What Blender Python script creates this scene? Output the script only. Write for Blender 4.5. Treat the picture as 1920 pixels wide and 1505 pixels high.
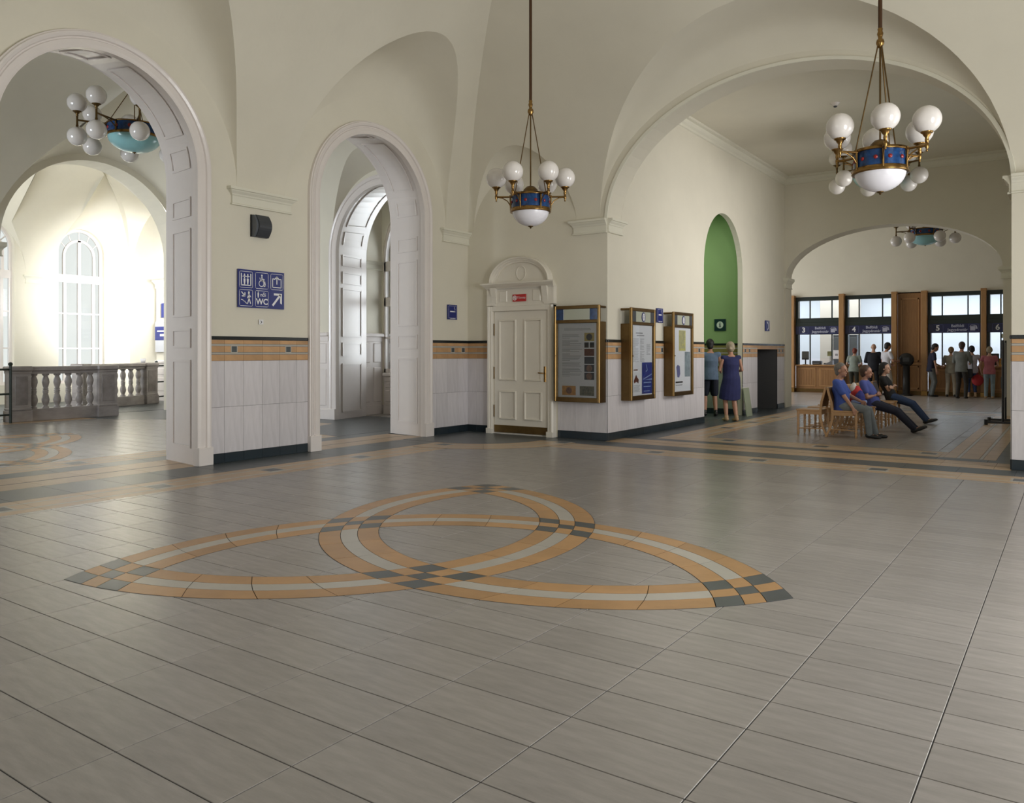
import bpy, bmesh, math, random
from math import sin, cos, pi, sqrt, atan2, hypot
from mathutils import Vector, Matrix

random.seed(7)
for _o in list(bpy.data.objects):
    bpy.data.objects.remove(_o)
S = bpy.context.scene
COL = S.collection

# ------------------------------------------------------------------ camera
TH = 0.6108
cam_d = bpy.data.cameras.new('camera')
cam_d.sensor_fit = 'HORIZONTAL'; cam_d.sensor_width = 36.0
cam_d.lens = 36.0 * 1509.0 / 1920.0
cam_d.shift_y = -(752.5 - 660.4) / 1920.0
cam_d.clip_end = 200
cam = bpy.data.objects.new('camera', cam_d)
cam.location = (0, 0, 1.5); cam.rotation_euler = (pi / 2, 0, TH)
COL.objects.link(cam); S.camera = cam

# ------------------------------------------------------------------ world / sky
W = bpy.data.worlds.new('sky'); S.world = W; W.use_nodes = True
bg = W.node_tree.nodes['Background']
bg.inputs[0].default_value = (0.92, 0.95, 0.92, 1); bg.inputs[1].default_value = 0.62

# ------------------------------------------------------------------ large lights: window daylight, office lamps and added fills
def area(name, loc, rot, sx, sy, power, col=(1, 1, 1), spread=pi):
    d = bpy.data.lights.new(name, 'AREA'); d.shape = 'RECTANGLE'; d.size = sx; d.size_y = sy
    d.energy = power; d.color = col; d.spread = spread
    o = bpy.data.objects.new(name, d); o.location = loc; o.rotation_euler = rot
    COL.objects.link(o); return o
WARM = (1.0, 0.93, 0.82); DAY = (0.90, 0.96, 1.0)
# hall: unseen near window and added far fill at the right-hand wall (x = 2.3), light travels towards -x
for yy, pw in ((5.09, 230), (9.6, 75)):
    area('window_light', (2.9, yy, 1.95), (0, pi / 2, 0), 3.0, 2.3, pw, (0.985, 0.985, 0.98))
# hall: added fill from the unseen side behind the photographer (y = -1.9)
area('entrance_light', (-3.6, -2.5, 2.9), (pi / 2, 0, 0), 5.0, 4.2, 12, (1.0, 0.96, 0.89))
# stair annexe on the far left: added fill, then daylight from an unseen side window
area('annexe_light', (-22.5, 7.2, 3.2), (pi / 2, 0, 0), 4.6, 4.8, 150, (0.95, 0.98, 1.0))
area('annexe_side_light', (-19.3, 12.9, 4.1), (0, pi / 2, -0.17), 2.6, 1.5, 480, (0.98, 0.99, 1.0), 1.15)
# corridor windows behind the left arches
area('corridor_light', (-13.6, -2.3, 2.6), (pi / 2, 0, 0), 4.4, 2.6, 130, (0.86, 0.93, 1.0), 1.3)
# small lobby behind the second arch
area('lobby_light', (-13.1, 15.2, 2.9), (-pi / 2, 0, 0), 1.1, 3.4, 70, (0.90, 0.95, 1.0))
area('recess_light', (-7.7, 17.2, 4.9), (0, 0, 0), 1.2, 1.6, 25, (1.0, 0.97, 0.90))  # unseen ceiling lamp added to brighten the green recess
# waiting room: window in its right-hand wall
area('waiting_room_light', (-0.3, 16.9, 3.1), (0, pi / 2, 0), 1.8, 4.6, 58, (1.0, 0.965, 0.92), 1.6)
# ticket hall and ticket office
area('ticket_hall_light', (-13.6, 27.0, 3.0), (0, -pi / 2, 0), 4.0, 6.0, 230, (0.97, 0.98, 1.0))
area('office_light', (-5.2, 34.0, 4.3), (0, 0, 0), 12.0, 3.0, 500, (0.86, 0.93, 1.0))

# ------------------------------------------------------------------ view
S.view_settings.view_transform = 'Standard'; S.view_settings.look = 'None'
S.view_settings.gamma = 1.0; S.view_settings.use_curve_mapping = False
S.view_settings.exposure = 0.60
S.cycles.max_bounces = 10; S.cycles.diffuse_bounces = 6; S.cycles.glossy_bounces = 4
S.cycles.transmission_bounces = 6; S.cycles.transparent_max_bounces = 8
S.cycles.sample_clamp_indirect = 6.0
S.cycles.caustics_reflective = False; S.cycles.caustics_refractive = False
S.cycles.use_denoising = True
try:
    S.cycles.denoiser = 'OPENIMAGEDENOISE'
except Exception:
    pass

# ------------------------------------------------------------------ materials
MATS = {}
def srgb(r, g, b):
    f = lambda c: (c / 255 / 12.92) if c / 255 <= 0.04045 else ((c / 255 + 0.055) / 1.055) ** 2.4
    return (f(r), f(g), f(b), 1)
def mat(name, col, rough=0.5, metal=0.0, var=0.0, scale=3.0, stretch=(1, 1, 1), bump=0.0, bscale=None, rnd=0.0,
        emit=None, spec=0.5, trans=0.0, coat=0.0, sss=0.0):
    m = bpy.data.materials.new(name); m.use_nodes = True
    nt = m.node_tree; b = nt.nodes['Principled BSDF']
    c = col if len(col) == 4 else (*col, 1)
    b.inputs['Base Color'].default_value = c
    b.inputs['Roughness'].default_value = rough; b.inputs['Metallic'].default_value = metal
    b.inputs['Specular IOR Level'].default_value = spec
    b.inputs['Coat Weight'].default_value = coat
    b.inputs['Transmission Weight'].default_value = trans
    if emit:
        b.inputs['Emission Color'].default_value = (*emit[0], 1); b.inputs['Emission Strength'].default_value = emit[1]
    if var or bump:
        tc = nt.nodes.new('ShaderNodeTexCoord'); mp = nt.nodes.new('ShaderNodeMapping')
        mp.inputs['Scale'].default_value = stretch
        g = nt.nodes.new('ShaderNodeNewGeometry') if False else None
        nt.links.new(tc.outputs['Object'], mp.inputs['Vector'])
        n = nt.nodes.new('ShaderNodeTexNoise'); n.inputs['Scale'].default_value = scale; n.inputs['Detail'].default_value = 6
        n.inputs['Roughness'].default_value = 0.6
        nt.links.new(mp.outputs[0], n.inputs['Vector'])
    val = None
    if var:
        mr = nt.nodes.new('ShaderNodeMapRange'); mr.inputs['From Min'].default_value = 0.25; mr.inputs['From Max'].default_value = 0.75
        mr.inputs['To Min'].default_value = 1 - var; mr.inputs['To Max'].default_value = 1 + var
        nt.links.new(n.outputs['Fac'], mr.inputs['Value']); val = mr.outputs[0]
    if rnd:
        oi = nt.nodes.new('ShaderNodeObjectInfo'); m2 = nt.nodes.new('ShaderNodeMapRange')
        m2.inputs['To Min'].default_value = 1 - rnd; m2.inputs['To Max'].default_value = 1 + rnd
        nt.links.new(oi.outputs['Random'], m2.inputs['Value'])
        if val:
            mu = nt.nodes.new('ShaderNodeMath'); mu.operation = 'MULTIPLY'
            nt.links.new(val, mu.inputs[0]); nt.links.new(m2.outputs[0], mu.inputs[1]); val = mu.outputs[0]
        else:
            val = m2.outputs[0]
    if val:
        vm = nt.nodes.new('ShaderNodeVectorMath'); vm.operation = 'SCALE'
        vm.inputs[0].default_value = c[:3]; nt.links.new(val, vm.inputs['Scale'])
        nt.links.new(vm.outputs[0], b.inputs['Base Color'])
    if bump:
        nb = n
        if bscale:
            nb = nt.nodes.new('ShaderNodeTexNoise'); nb.inputs['Scale'].default_value = bscale
            nt.links.new(mp.outputs[0], nb.inputs['Vector'])
        bp = nt.nodes.new('ShaderNodeBump'); bp.inputs['Strength'].default_value = bump; bp.inputs['Distance'].default_value = 0.02
        nt.links.new(nb.outputs['Fac'], bp.inputs['Height']); nt.links.new(bp.outputs[0], b.inputs['Normal'])
    MATS[name] = m; return m

PLASTER = mat('plaster', (0.70, 0.665, 0.565), 0.85, var=0.035, scale=1.3, bump=0.05, bscale=18)
PLASTER_L = mat('plaster_light', (0.72, 0.70, 0.60), 0.8, var=0.02, scale=2)
GREEN = mat('green_plaster', (0.25, 0.40, 0.165), 0.8, var=0.03, scale=1.5)
WHITEP = mat('white_gloss_paint', (0.74, 0.69, 0.665), 0.26, var=0.02, scale=4, bump=0.02, bscale=8)
TILE = mat('floor_tile_beige', (0.275, 0.257, 0.243), 0.27, spec=1.0, var=0.16, scale=3.0, stretch=(1.2, 7, 1), rnd=0.06, bump=0.03, bscale=30)
GROUT = mat('grout', (0.05, 0.05, 0.052), 0.9)
ORANGE = mat('orange_tile', (0.43, 0.245, 0.105), 0.36, var=0.14, scale=4, rnd=0.12)
SAND = mat('sand_tile', (0.46, 0.32, 0.19), 0.32, var=0.10, scale=4, rnd=0.06)
GREYS = mat('pale_grey_tile', (0.42, 0.40, 0.36), 0.32, var=0.08, scale=4, rnd=0.05)
SLATE = mat('slate_tile', (0.068, 0.080, 0.086), 0.33, var=0.15, scale=5, rnd=0.08)
WTILE = mat('wall_tile_grey', (0.62, 0.595, 0.62), 0.34, var=0.10, scale=3.0, stretch=(6, 6, 0.8), rnd=0.05)
WORANGE = mat('wall_tile_orange', (0.50, 0.295, 0.145), 0.36, var=0.12, scale=5, rnd=0.15)
BLACKT = mat('black_glazed_tile', (0.012, 0.016, 0.017), 0.22)
BASET = mat('dark_base_tile', (0.018, 0.028, 0.036), 0.25, rnd=0.15)
BRASS = mat('brass', (0.27, 0.16, 0.055), 0.26, 1.0, var=0.12, scale=12)
BRASSD = mat('dark_brass', (0.15, 0.095, 0.04), 0.38, 1.0, var=0.15, scale=12)
GOLDM = mat('brushed_gold_metal', (0.27, 0.175, 0.07), 0.36, 1.0, var=0.10, scale=8)
GLOBE = mat('opal_globe_glass', (0.76, 0.72, 0.69), 0.12, trans=0.12, coat=0.3)
BOWL = mat('opal_bowl_glass', (0.74, 0.73, 0.78), 0.25)
TEAL = mat('teal_bowl_glass', (0.27, 0.52, 0.55), 0.2)
BLUEG = mat('blue_stained_glass', (0.008, 0.040, 0.13), 0.12, var=0.7, scale=16)
REDG = mat('red_stained_glass', (0.22, 0.012, 0.012), 0.15)
SIGNB = mat('sign_blue', (0.012, 0.022, 0.17), 0.3)
SIGNW = mat('sign_white', (0.80, 0.80, 0.82), 0.4)
SIGNR = mat('sign_red', (0.50, 0.025, 0.025), 0.4)
DARK = mat('dark_grey_plastic', (0.045, 0.05, 0.06), 0.4)
BLACK = mat('black_paint', (0.012, 0.012, 0.013), 0.35)
IRON = mat('dark_green_iron', (0.012, 0.022, 0.018), 0.35)
MARBLE = mat('grey_marble', (0.33, 0.30, 0.29), 0.35, var=0.25, scale=3, stretch=(1, 1, 2))
WOOD = mat('oak_wood', (0.40, 0.215, 0.085), 0.4, var=0.18, scale=4, stretch=(8, 8, 0.8), bump=0.03)
WOODP = mat('oak_panel', (0.30, 0.15, 0.055), 0.45, var=0.2, scale=4, stretch=(8, 8, 0.8))
CHAIRW = mat('chair_beech', (0.46, 0.27, 0.13), 0.35, var=0.12, scale=5, stretch=(1, 1, 4))
DGREEN = mat('dark_green_frame', (0.008, 0.018, 0.018), 0.35)
PAPER = mat('white_paper', (0.88, 0.88, 0.93), 0.6)
SKYW = mat('office_wall_white', (0.72, 0.75, 0.80), 0.8)

def glass_mat(name, tint=(1, 1, 1), refl=0.10):
    m = bpy.data.materials.new(name); m.use_nodes = True; nt = m.node_tree
    nt.nodes.clear()
    out = nt.nodes.new('ShaderNodeOutputMaterial'); mx = nt.nodes.new('ShaderNodeMixShader')
    t = nt.nodes.new('ShaderNodeBsdfTransparent'); t.inputs[0].default_value = (*tint, 1)
    g = nt.nodes.new('ShaderNodeBsdfGlossy'); g.inputs['Roughness'].default_value = 0.02
    fr = nt.nodes.new('ShaderNodeFresnel'); fr.inputs['IOR'].default_value = 1.5
    nt.links.new(fr.outputs[0], mx.inputs[0]); nt.links.new(t.outputs[0], mx.inputs[1]); nt.links.new(g.outputs[0], mx.inputs[2])
    nt.links.new(mx.outputs[0], out.inputs[0]); MATS[name] = m; return m
GLASS = glass_mat('clear_glass', (0.96, 0.98, 0.98))

# ------------------------------------------------------------------ mesh helpers
class MB:
    """collects polygons; build() links them as one mesh object"""
    def __init__(self): self.v = []; self.f = []; self.mi = []; self.sm = []
    def add(self, vs, fs, mi=0, smooth=False):
        o = len(self.v); self.v += [tuple(p) for p in vs]
        for f in fs:
            self.f.append([i + o for i in f]); self.mi.append(mi); self.sm.append(smooth)
        return self
    def box(self, x0, x1, y0, y1, z0, z1, mi=0):
        vs = [(x, y, z) for x in (x0, x1) for y in (y0, y1) for z in (z0, z1)]
        return self.add(vs, [(0, 1, 3, 2), (4, 6, 7, 5), (0, 4, 5, 1), (2, 3, 7, 6), (0, 2, 6, 4), (1, 5, 7, 3)], mi)
    def bbox(self, x0, x1, y0, y1, z0, z1, b=0.004, mi=0):
        """box with a chamfer on the edges of its +x/-x (largest) faces"""
        m = bmesh.new(); bmesh.ops.create_cube(m, size=1)
        for v in m.verts:
            v.co = Vector(((x0 + x1) / 2 + v.co.x * (x1 - x0), (y0 + y1) / 2 + v.co.y * (y1 - y0), (z0 + z1) / 2 + v.co.z * (z1 - z0)))
        bmesh.ops.bevel(m, geom=m.edges[:], offset=b, segments=1, affect='EDGES')
        m.verts.index_update()
        self.add([v.co[:] for v in m.verts], [[v.index for v in f.verts] for f in m.faces], mi); m.free(); return self
    def prism(self, poly, z0, z1, mi=0, mp=None):
        """poly: list of 2-D points extruded from z0 to z1; mp maps (a, b, h) to xyz"""
        mp = mp or (lambda a, b, h: (a, b, h)); n = len(poly)
        vs = [mp(a, b, z0) for a, b in poly] + [mp(a, b, z1) for a, b in poly]
        fs = [list(range(n))[::-1], list(range(n, 2 * n))] + [(i, (i + 1) % n, n + (i + 1) % n, n + i) for i in range(n)]
        return self.add(vs, fs, mi)
    def tube(self, pts, r, n=8, mi=0, caps=True, smooth=True):
        pts = [Vector(p) for p in pts]; rs = r if isinstance(r, (list, tuple)) else [r] * len(pts)
        vs = []; up = None
        for i, p in enumerate(pts):
            d = (pts[min(i + 1, len(pts) - 1)] - pts[max(i - 1, 0)]).normalized()
            if up is None:
                up = Vector((0, 0, 1)) if abs(d.z) < 0.9 else Vector((1, 0, 0))
            s = d.cross(up)
            if s.length < 1e-4: s = d.cross(Vector((0, 1, 0)))
            s.normalize(); t = s.cross(d).normalized(); up = t
            for k in range(n):
                a = 2 * pi * k / n; vs.append(p + (s * cos(a) + t * sin(a)) * rs[i])
        fs = [(i * n + k, i * n + (k + 1) % n, (i + 1) * n + (k + 1) % n, (i + 1) * n + k) for i in range(len(pts) - 1) for k in range(n)]
        self.add(vs, fs, mi, smooth)
        if caps:
            self.add(vs[:n], [list(range(n))[::-1]], mi); self.add(vs[-n:], [list(range(n))], mi)
        return self
    def lathe(self, prof, c=(0, 0, 0), n=16, mi=0, a0=0.0, a1=2 * pi, smooth=True, M=None):
        """prof: list of (radius, z) bottom to top"""
        full = abs(a1 - a0 - 2 * pi) < 1e-6; k = n if full else n + 1; vs = []
        for r, z in prof:
            for i in range(k):
                a = a0 + (a1 - a0) * i / n; p = Vector((r * cos(a), r * sin(a), z))
                if M: p = M @ p
                vs.append((c[0] + p[0], c[1] + p[1], c[2] + p[2]))
        fs = []
        for j in range(len(prof) - 1):
            for i in range(n):
                i2 = (i + 1) % k
                fs.append((j * k + i, j * k + i2, (j + 1) * k + i2, (j + 1) * k + i))
        return self.add(vs, fs, mi, smooth)
    def ball(self, c, r, n=14, m=9, mi=0, sx=1, sy=1, sz=1):
        pr = [(max(1e-4, r * sin(pi * j / m)), -r * cos(pi * j / m) * sz) for j in range(m + 1)]
        o = len(self.v); self.lathe(pr, (0, 0, 0), n, mi)
        for i in range(o, len(self.v)):
            x, y, z = self.v[i]; self.v[i] = (c[0] + x * sx, c[1] + y * sy, c[2] + z)
        return self
    def xf(self, M):
        self.v = [tuple(M @ Vector(p)) for p in self.v]; return self
    def mesh(self, name, mats):
        me = bpy.data.meshes.new(name); me.from_pydata(self.v, [], self.f)
        for m in (mats if isinstance(mats, (list, tuple)) else [mats]): me.materials.append(m)
        me.polygons.foreach_set('material_index', self.mi); me.polygons.foreach_set('use_smooth', self.sm)
        me.update(); return me
    def build(self, name, mats, parent=None, label=None, loc=None):
        return link(name, self.mesh(name, mats), parent, label, loc)

def link(name, me, parent=None, label=None, loc=None):
    o = bpy.data.objects.new(name, me); COL.objects.link(o)
    if parent is not None: o.parent = parent
    if label: o['label'] = label
    if loc is not None: o.location = loc
    return o
def tag(o, label, cat, group=None, kind=None):
    if label: o['label'] = label
    if cat: o['category'] = cat
    if group: o['group'] = group
    if kind: o['kind'] = kind
    return o
def thing(name, label, cat, loc=(0, 0, 0), rz=0.0, group=None):
    o = bpy.data.objects.new(name, None); COL.objects.link(o); o.empty_display_size = 0.1
    o.location = loc; o.rotation_euler = (0, 0, rz); tag(o, label, cat, group); return o
def struct(name, mb, mats, parent=None, label=None):
    o = mb.build(name, mats, parent, label)
    if parent is None: o['kind'] = 'structure'
    return o
def stuff(name, mb, mats, parent=None):
    o = mb.build(name, mats, parent); o['kind'] = 'stuff'; return o
def dup(root, loc, rz, label=None, group=None):
    r = root.copy(); COL.objects.link(r); r.location = loc; r.rotation_euler = (0, 0, rz)
    if label: r['label'] = label
    if group: r['group'] = group
    for ch in list(root.children):
        c = ch.copy(); COL.objects.link(c); c.parent = r
        for g in list(ch.children):
            d = g.copy(); COL.objects.link(d); d.parent = c
    return r

# camera-projection of a floor polygon, used only to rank which tiles show largest
def show_size(poly):
    q = []
    for x, y in poly:
        Z = y * cos(TH) - x * sin(TH)
        if Z < 0.3: return 0.0
        q.append((960 + 1509 * (y * sin(TH) + x * cos(TH)) / Z, 660.4 + 1509 * 1.5 / Z))
    if all(a < 0 for a, b in q) or all(a > 1920 for a, b in q) or all(b > 1505 for a, b in q): return 0.0
    return abs(sum(q[i][0] * q[i - 1][1] - q[i - 1][0] * q[i][1] for i in range(len(q)))) / 2
DOORP = mat('cream_door_paint', (0.74, 0.70, 0.62), 0.3, var=0.02, scale=4)
# ------------------------------------------------------------------ architecture helpers
def mapper(axis, pos, n):
    """(s, z, d): s along the wall, z up, d out of the wall into the room (n = +1 / -1)"""
    if axis == 'X': return lambda s, z, d=0.0: (pos + n * d, s, z)
    return lambda s, z, d=0.0: (s, pos + n * d, z)

def arch_z(s, o):
    c, hw, z0, rise = o[:4]
    t = (s - c) / hw
    return z0 + rise * sqrt(max(0.0, 1 - t * t)) if abs(t) <= 1.01 else None

def arch_path(c, hw, z0, rise, n=28, sill=0.0):
    p = [(c - hw, sill), (c - hw, z0 * 0.5 + sill * 0.5)]
    p += [(c - hw * cos(pi * i / n), z0 + rise * sin(pi * i / n)) for i in range(n + 1)]
    return p + [(c + hw, z0 * 0.5 + sill * 0.5), (c + hw, sill)]

def wall_mb(mb, axis, pos, n, s0, s1, top, opens=(), zb=0.0, extra=(), mi=0):
    """opens: (centre, half width, spring z, rise, sill)"""
    mp = mapper(axis, pos, n); ss = {round(s0, 4), round(s1, 4)}
    k = int((s1 - s0) / 0.15) + 1
    ss |= {round(s0 + (s1 - s0) * i / k, 4) for i in range(k + 1)}
    for o in opens:
        ss |= {round(o[0] - o[1] * cos(pi * i / 28), 4) for i in range(29)}
    for e in extra: ss.add(round(e, 4))
    ss = sorted(x for x in ss if s0 - 1e-5 <= x <= s1 + 1e-5)
    ss = [x for i, x in enumerate(ss) if i == 0 or x - ss[i - 1] > 1e-3]
    for a, b in zip(ss[:-1], ss[1:]):
        m = (a + b) / 2; o = next((o for o in opens if abs(m - o[0]) < o[1]), None)
        ta, tb = top(min(max(a, s0), s1)), top(min(max(b, s0), s1))
        if o:
            za = arch_z(min(max(a, o[0] - o[1]), o[0] + o[1]), o); zc = arch_z(min(max(b, o[0] - o[1]), o[0] + o[1]), o)
            if ta > za + 1e-4 or tb > zc + 1e-4:
                mb.add([mp(a, za), mp(b, zc), mp(b, max(tb, zc)), mp(a, max(ta, za))], [(0, 1, 2, 3)], mi)
            sill = o[4] if len(o) > 4 else 0.0
            if sill > zb: mb.add([mp(a, zb), mp(b, zb), mp(b, sill), mp(a, sill)], [(0, 1, 2, 3)], mi)
        else:
            mb.add([mp(a, zb), mp(b, zb), mp(b, tb), mp(a, ta)], [(0, 1, 2, 3)], mi)
    return mb

def reveal_mb(mb, axis, p0, p1, o, mi=0, n=28, splay=0.0):
    sill = o[4] if len(o) > 4 else 0.0
    P = arch_path(*o[:4], n=n, sill=sill); m0, m1 = mapper(axis, p0, 1), mapper(axis, p1, 1)
    if sill > 0: P = P + [P[0]]
    Q = arch_path(o[0], o[1] + splay, o[2], o[3] + splay, n=n, sill=sill) if splay else P
    vs = [m0(s, z) for s, z in P] + [m1(s, z) for s, z in Q]; k = len(P)
    mb.add(vs, [(i, i + 1, k + i + 1, k + i) for i in range(k - 1)], mi, False); return mb

def sweep_mb(mb, path, prof, mp, mi=0, smooth=False):
    """prof: list of (t outward from the opening, d out of the wall); path in (s, z)"""
    k = len(prof); vs = []
    for i, (s, z) in enumerate(path):
        a = path[max(i - 1, 0)]; b = path[min(i + 1, len(path) - 1)]
        dx, dz = b[0] - a[0], b[1] - a[1]; L = hypot(dx, dz); nx, nz = -dz / L, dx / L
        for t, d in prof: vs.append(mp(s + nx * t, z + nz * t, d))
    fs = [(i * k + j, (i + 1) * k + j, (i + 1) * k + j + 1, i * k + j + 1) for i in range(len(path) - 1) for j in range(k - 1)]
    mb.add(vs, fs, mi, smooth); return mb

CASING = [(-0.012, -0.05), (-0.012, 0.045), (0.035, 0.055), (0.085, 0.055), (0.095, 0.040), (0.110, 0.040), (0.120, 0.062), (0.150, 0.075), (0.168, 0.075), (0.178, 0.055), (0.192, 0.050), (0.192, -0.02)]
TRIM_N = [0]
def trim_name():
    TRIM_N[0] += 1; return 'trim_%d' % TRIM_N[0]

def casing(axis, pos, n, o, mat_=None, w=1.0):
    mb = MB(); mp = mapper(axis, pos, n); P = arch_path(*o[:4], n=36)
    sweep_mb(mb, P, [(t * w, d) for t, d in CASING], mp)
    t = struct(trim_name(), mb, mat_ or WHITEP)
    for sg in (-1, 1):                      # plinth blocks
        s = o[0] + sg * o[1]; b = MB()
        lo, hi = sorted((s - sg * 0.014, s + sg * 0.202 * w))
        q = [mp(lo, 0, -0.02), mp(hi, 0.24, 0.085)]
        b.bbox(*sorted((q[0][0], q[1][0])), *sorted((q[0][1], q[1][1])), 0, 0.24, 0.006)
        struct('plinth_block', b, mat_ or WHITEP, t)
    return t

def reveal_panels(parent, axis, p0, p1, o, zs, arcs, mat_=None, margin=0.17, splay=0.0):
    """raised panel mouldings on jambs and soffit between planes p0 and p1; zs: (z0, z1) on the jambs, arcs: (a0, a1) degrees on the soffit"""
    c, hw, z0, rise = o[:4]; lo, hi = min(p0, p1) + margin, max(p0, p1) - margin
    def frame(path):
        mb = MB(); w = 0.032; h = 0.013; off = lambda d: splay * (d - p0) / (p1 - p0)
        def strip(pts, d0, d1):
            # pts: path pieces (s, z, inward normal); d0..d1 across the depth
            vs = []
            for s, z, nx, nz in pts:
                for d, e in ((d0, 0), (d0, h), ((d0 + d1) / 2, h * 1.2), (d1, h), (d1, 0)):
                    e -= off(d); vs.append((d, s + nx * e, z + nz * e) if axis == 'X' else (s + nx * e, d, z + nz * e))
            k = 5
            mb.add(vs, [(i * k + j, i * k + j + 1, (i + 1) * k + j + 1, (i + 1) * k + j) for i in range(len(pts) - 1) for j in range(k - 1)])
        strip(path, lo, lo + w); strip(path, hi - w, hi)
        def cross(a, b):
            vs = []
            for (s, z, nx, nz), e in ((a, 0), (a, h), (b, h), (b, 0)):
                for d in (lo, hi):
                    g = e - off(d); vs.append((d, s + nx * g, z + nz * g) if axis == 'X' else (s + nx * g, d, z + nz * g))
            mb.add(vs, [(i * 2, i * 2 + 1, i * 2 + 3, i * 2 + 2) for i in range(3)])
        def along(i, j, t):
            a, b = path[i], path[j]; L = hypot(b[0] - a[0], b[1] - a[1]) or 1; u = min(1, t / L)
            return tuple(a[q] + (b[q] - a[q]) * u for q in range(4))
        cross(path[0], along(0, 1, w)); cross(along(-1, -2, w), path[-1])
        struct('panel', mb, mat_ or WHITEP, parent)
    for a, b in zs:
        for sg in (-1, 1):
            frame([(c + sg * hw, a, -sg, 0), (c + sg * hw, b, -sg, 0)])
    for a, b in arcs:
        k = max(2, int(abs(b - a) / 6)); pts = []
        for i in range(k + 1):
            t = math.radians(a + (b - a) * i / k); nx, nz = cos(t), sin(t)
            pts.append((c + hw * cos(t), z0 + rise * sin(t), -nx, -nz))
        frame(pts)

class Vault:
    """mirror vault: coves rising from four walls, with lunettes cut in over the wall arches"""
    def __init__(s, x0, x1, y0, y1, H0=3.77, A=3.479, D=3.347, p=1.734, lun=()):
        s.__dict__.update(x0=x0, x1=x1, y0=y0, y1=y1, H0=H0, A=A, D=D, p=p); s.lun = list(lun)   # (side, centre, half width, rise, slope, rise at the wall)
    def cove(s, d): return s.H0 + s.A * max(0.0, 1 - (1 - min(d, s.D) / s.D) ** s.p) ** (1 / s.p)
    def lz(s, side, q, d):
        best = None
        for L in s.lun:
            if L[0] == side and abs(q - L[1]) < L[2]:
                f = L[3] + L[4] * d + ((L[5] - L[3]) * math.exp(-d / 0.13) if len(L) > 5 else 0)
                z = s.H0 + f * sqrt(max(0, 1 - ((q - L[1]) / L[2]) ** 2)); best = z if best is None else max(best, z)
        return best
    def samples(s, side): return [L[1] - L[2] * cos(pi * i / 48) for L in s.lun if L[0] == side for i in range(49)]
    def top(s, side):
        return lambda q: max(s.H0, s.lz(side, q, 0.0) or s.H0) + 0.035
    def build(s, name, mats):
        mb = MB(); ND, NL = 16, 9
        sides = {'x0': (s.y0, s.y1, lambda q, d, z: (s.x0 + d, q, z)), 'x1': (s.y0, s.y1, lambda q, d, z: (s.x1 - d, q, z)),
                 'y0': (s.x0, s.x1, lambda q, d, z: (q, s.y0 + d, z)), 'y1': (s.x0, s.x1, lambda q, d, z: (q, s.y1 - d, z))}
        for sd, (a, b, mp) in sides.items():
            q = {a, b, min(a + s.D, (a + b) / 2), max(b - s.D, (a + b) / 2)}
            n = int((b - a) / 0.2); q |= {a + (b - a) * i / n for i in range(n + 1)}
            for L in s.lun:
                if L[0] == sd: q |= {L[1] - L[2] * cos(pi * i / 40) for i in range(41)}
            q = sorted(round(t, 4) for t in q if a - 1e-6 <= t <= b + 1e-6)
            q = [t for i, t in enumerate(q) if i == 0 or t - q[i - 1] > 1e-3]
            cols = []
            for t in q:
                dm = max(0.0, min(s.D, t - a, b - t)); ds = 0.0
                if s.lz(sd, t, 0.0) is not None and dm > 1e-4:
                    lo, hi = 0.0, dm
                    if s.lz(sd, t, dm) > s.cove(dm): ds = dm
                    else:
                        for _ in range(40):
                            m = (lo + hi) / 2
                            if s.lz(sd, t, m) > s.cove(m): lo = m
                            else: hi = m
                        ds = (lo + hi) / 2
                lun = [(t, ds * (i / NL) ** 1.7, (s.lz(sd, t, ds * (i / NL) ** 1.7) or s.H0)) for i in range(NL + 1)]
                if ds < 1e-6: lun = [(t, 0.0, s.cove(0))] * (NL + 1)
                lun[-1] = (t, ds, s.cove(ds) if ds < dm else lun[-1][2])
                u0 = math.acos(max(-1, min(1, 1 - ds / s.D))); u1 = math.acos(max(-1, min(1, 1 - dm / s.D)))
                cov = [(t, s.D * (1 - cos(u0 + (u1 - u0) * i / ND)), 0) for i in range(ND + 1)]
                cov = [(t, d, s.cove(d)) for _, d, _ in cov]; cov[0] = lun[-1]
                cols.append((lun, cov))
            for part in (0, 1):
                k = len(cols[0][part]); vs = [mp(*p) for c in cols for p in c[part]]
                mb.add(vs, [(i * k + j, i * k + j + 1, (i + 1) * k + j + 1, (i + 1) * k + j) for i in range(len(cols) - 1) for j in range(k - 1)], 0, True)
        D, z = s.D, s.H0 + s.A
        mb.add([(s.x0 + D, s.y0 + D, z), (s.x1 - D, s.y0 + D, z), (s.x1 - D, s.y1 - D, z), (s.x0 + D, s.y1 - D, z)], [(0, 1, 2, 3)], 0)
        return struct(name, mb, mats)

def impost(axis, pos, n, s0, s1, z0=3.53, z1=3.77, ends=(1, 1), mat_=None, k=1.0):
    """moulded impost block: frieze, then a stepped cornice that projects"""
    mb = MB(); mp = mapper(axis, pos, n)
    prof = [(0.035, z0), (0.045, z0), (0.045, z0 + 0.018), (0.028, z0 + 0.028), (0.028, z0 + 0.125), (0.040, z0 + 0.135), (0.046, z0 + 0.155), (0.075, z0 + 0.185), (0.082, z0 + 0.20), (0.100, z0 + 0.205), (0.100, z1)]
    prof = [(d * k, z) for d, z in prof]
    vs = []
    for d, z in prof:
        e0, e1 = (d if ends[0] else 0), (d if ends[1] else 0)
        vs += [mp(s0 - e0, z, 0), mp(s0 - e0, z, d), mp(s1 + e1, z, d), mp(s1 + e1, z, 0)]
    fs = [(i * 4 + j, i * 4 + j + 1, i * 4 + j + 5, i * 4 + j + 4) for i in range(len(prof) - 1) for j in range(3)]
    m = (len(prof) - 1) * 4; fs += [(0, 1, 2, 3), (m, m + 1, m + 2, m + 3)]
    mb.add(vs, fs); return struct(trim_name(), mb, mat_ or PLASTER_L)

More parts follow.
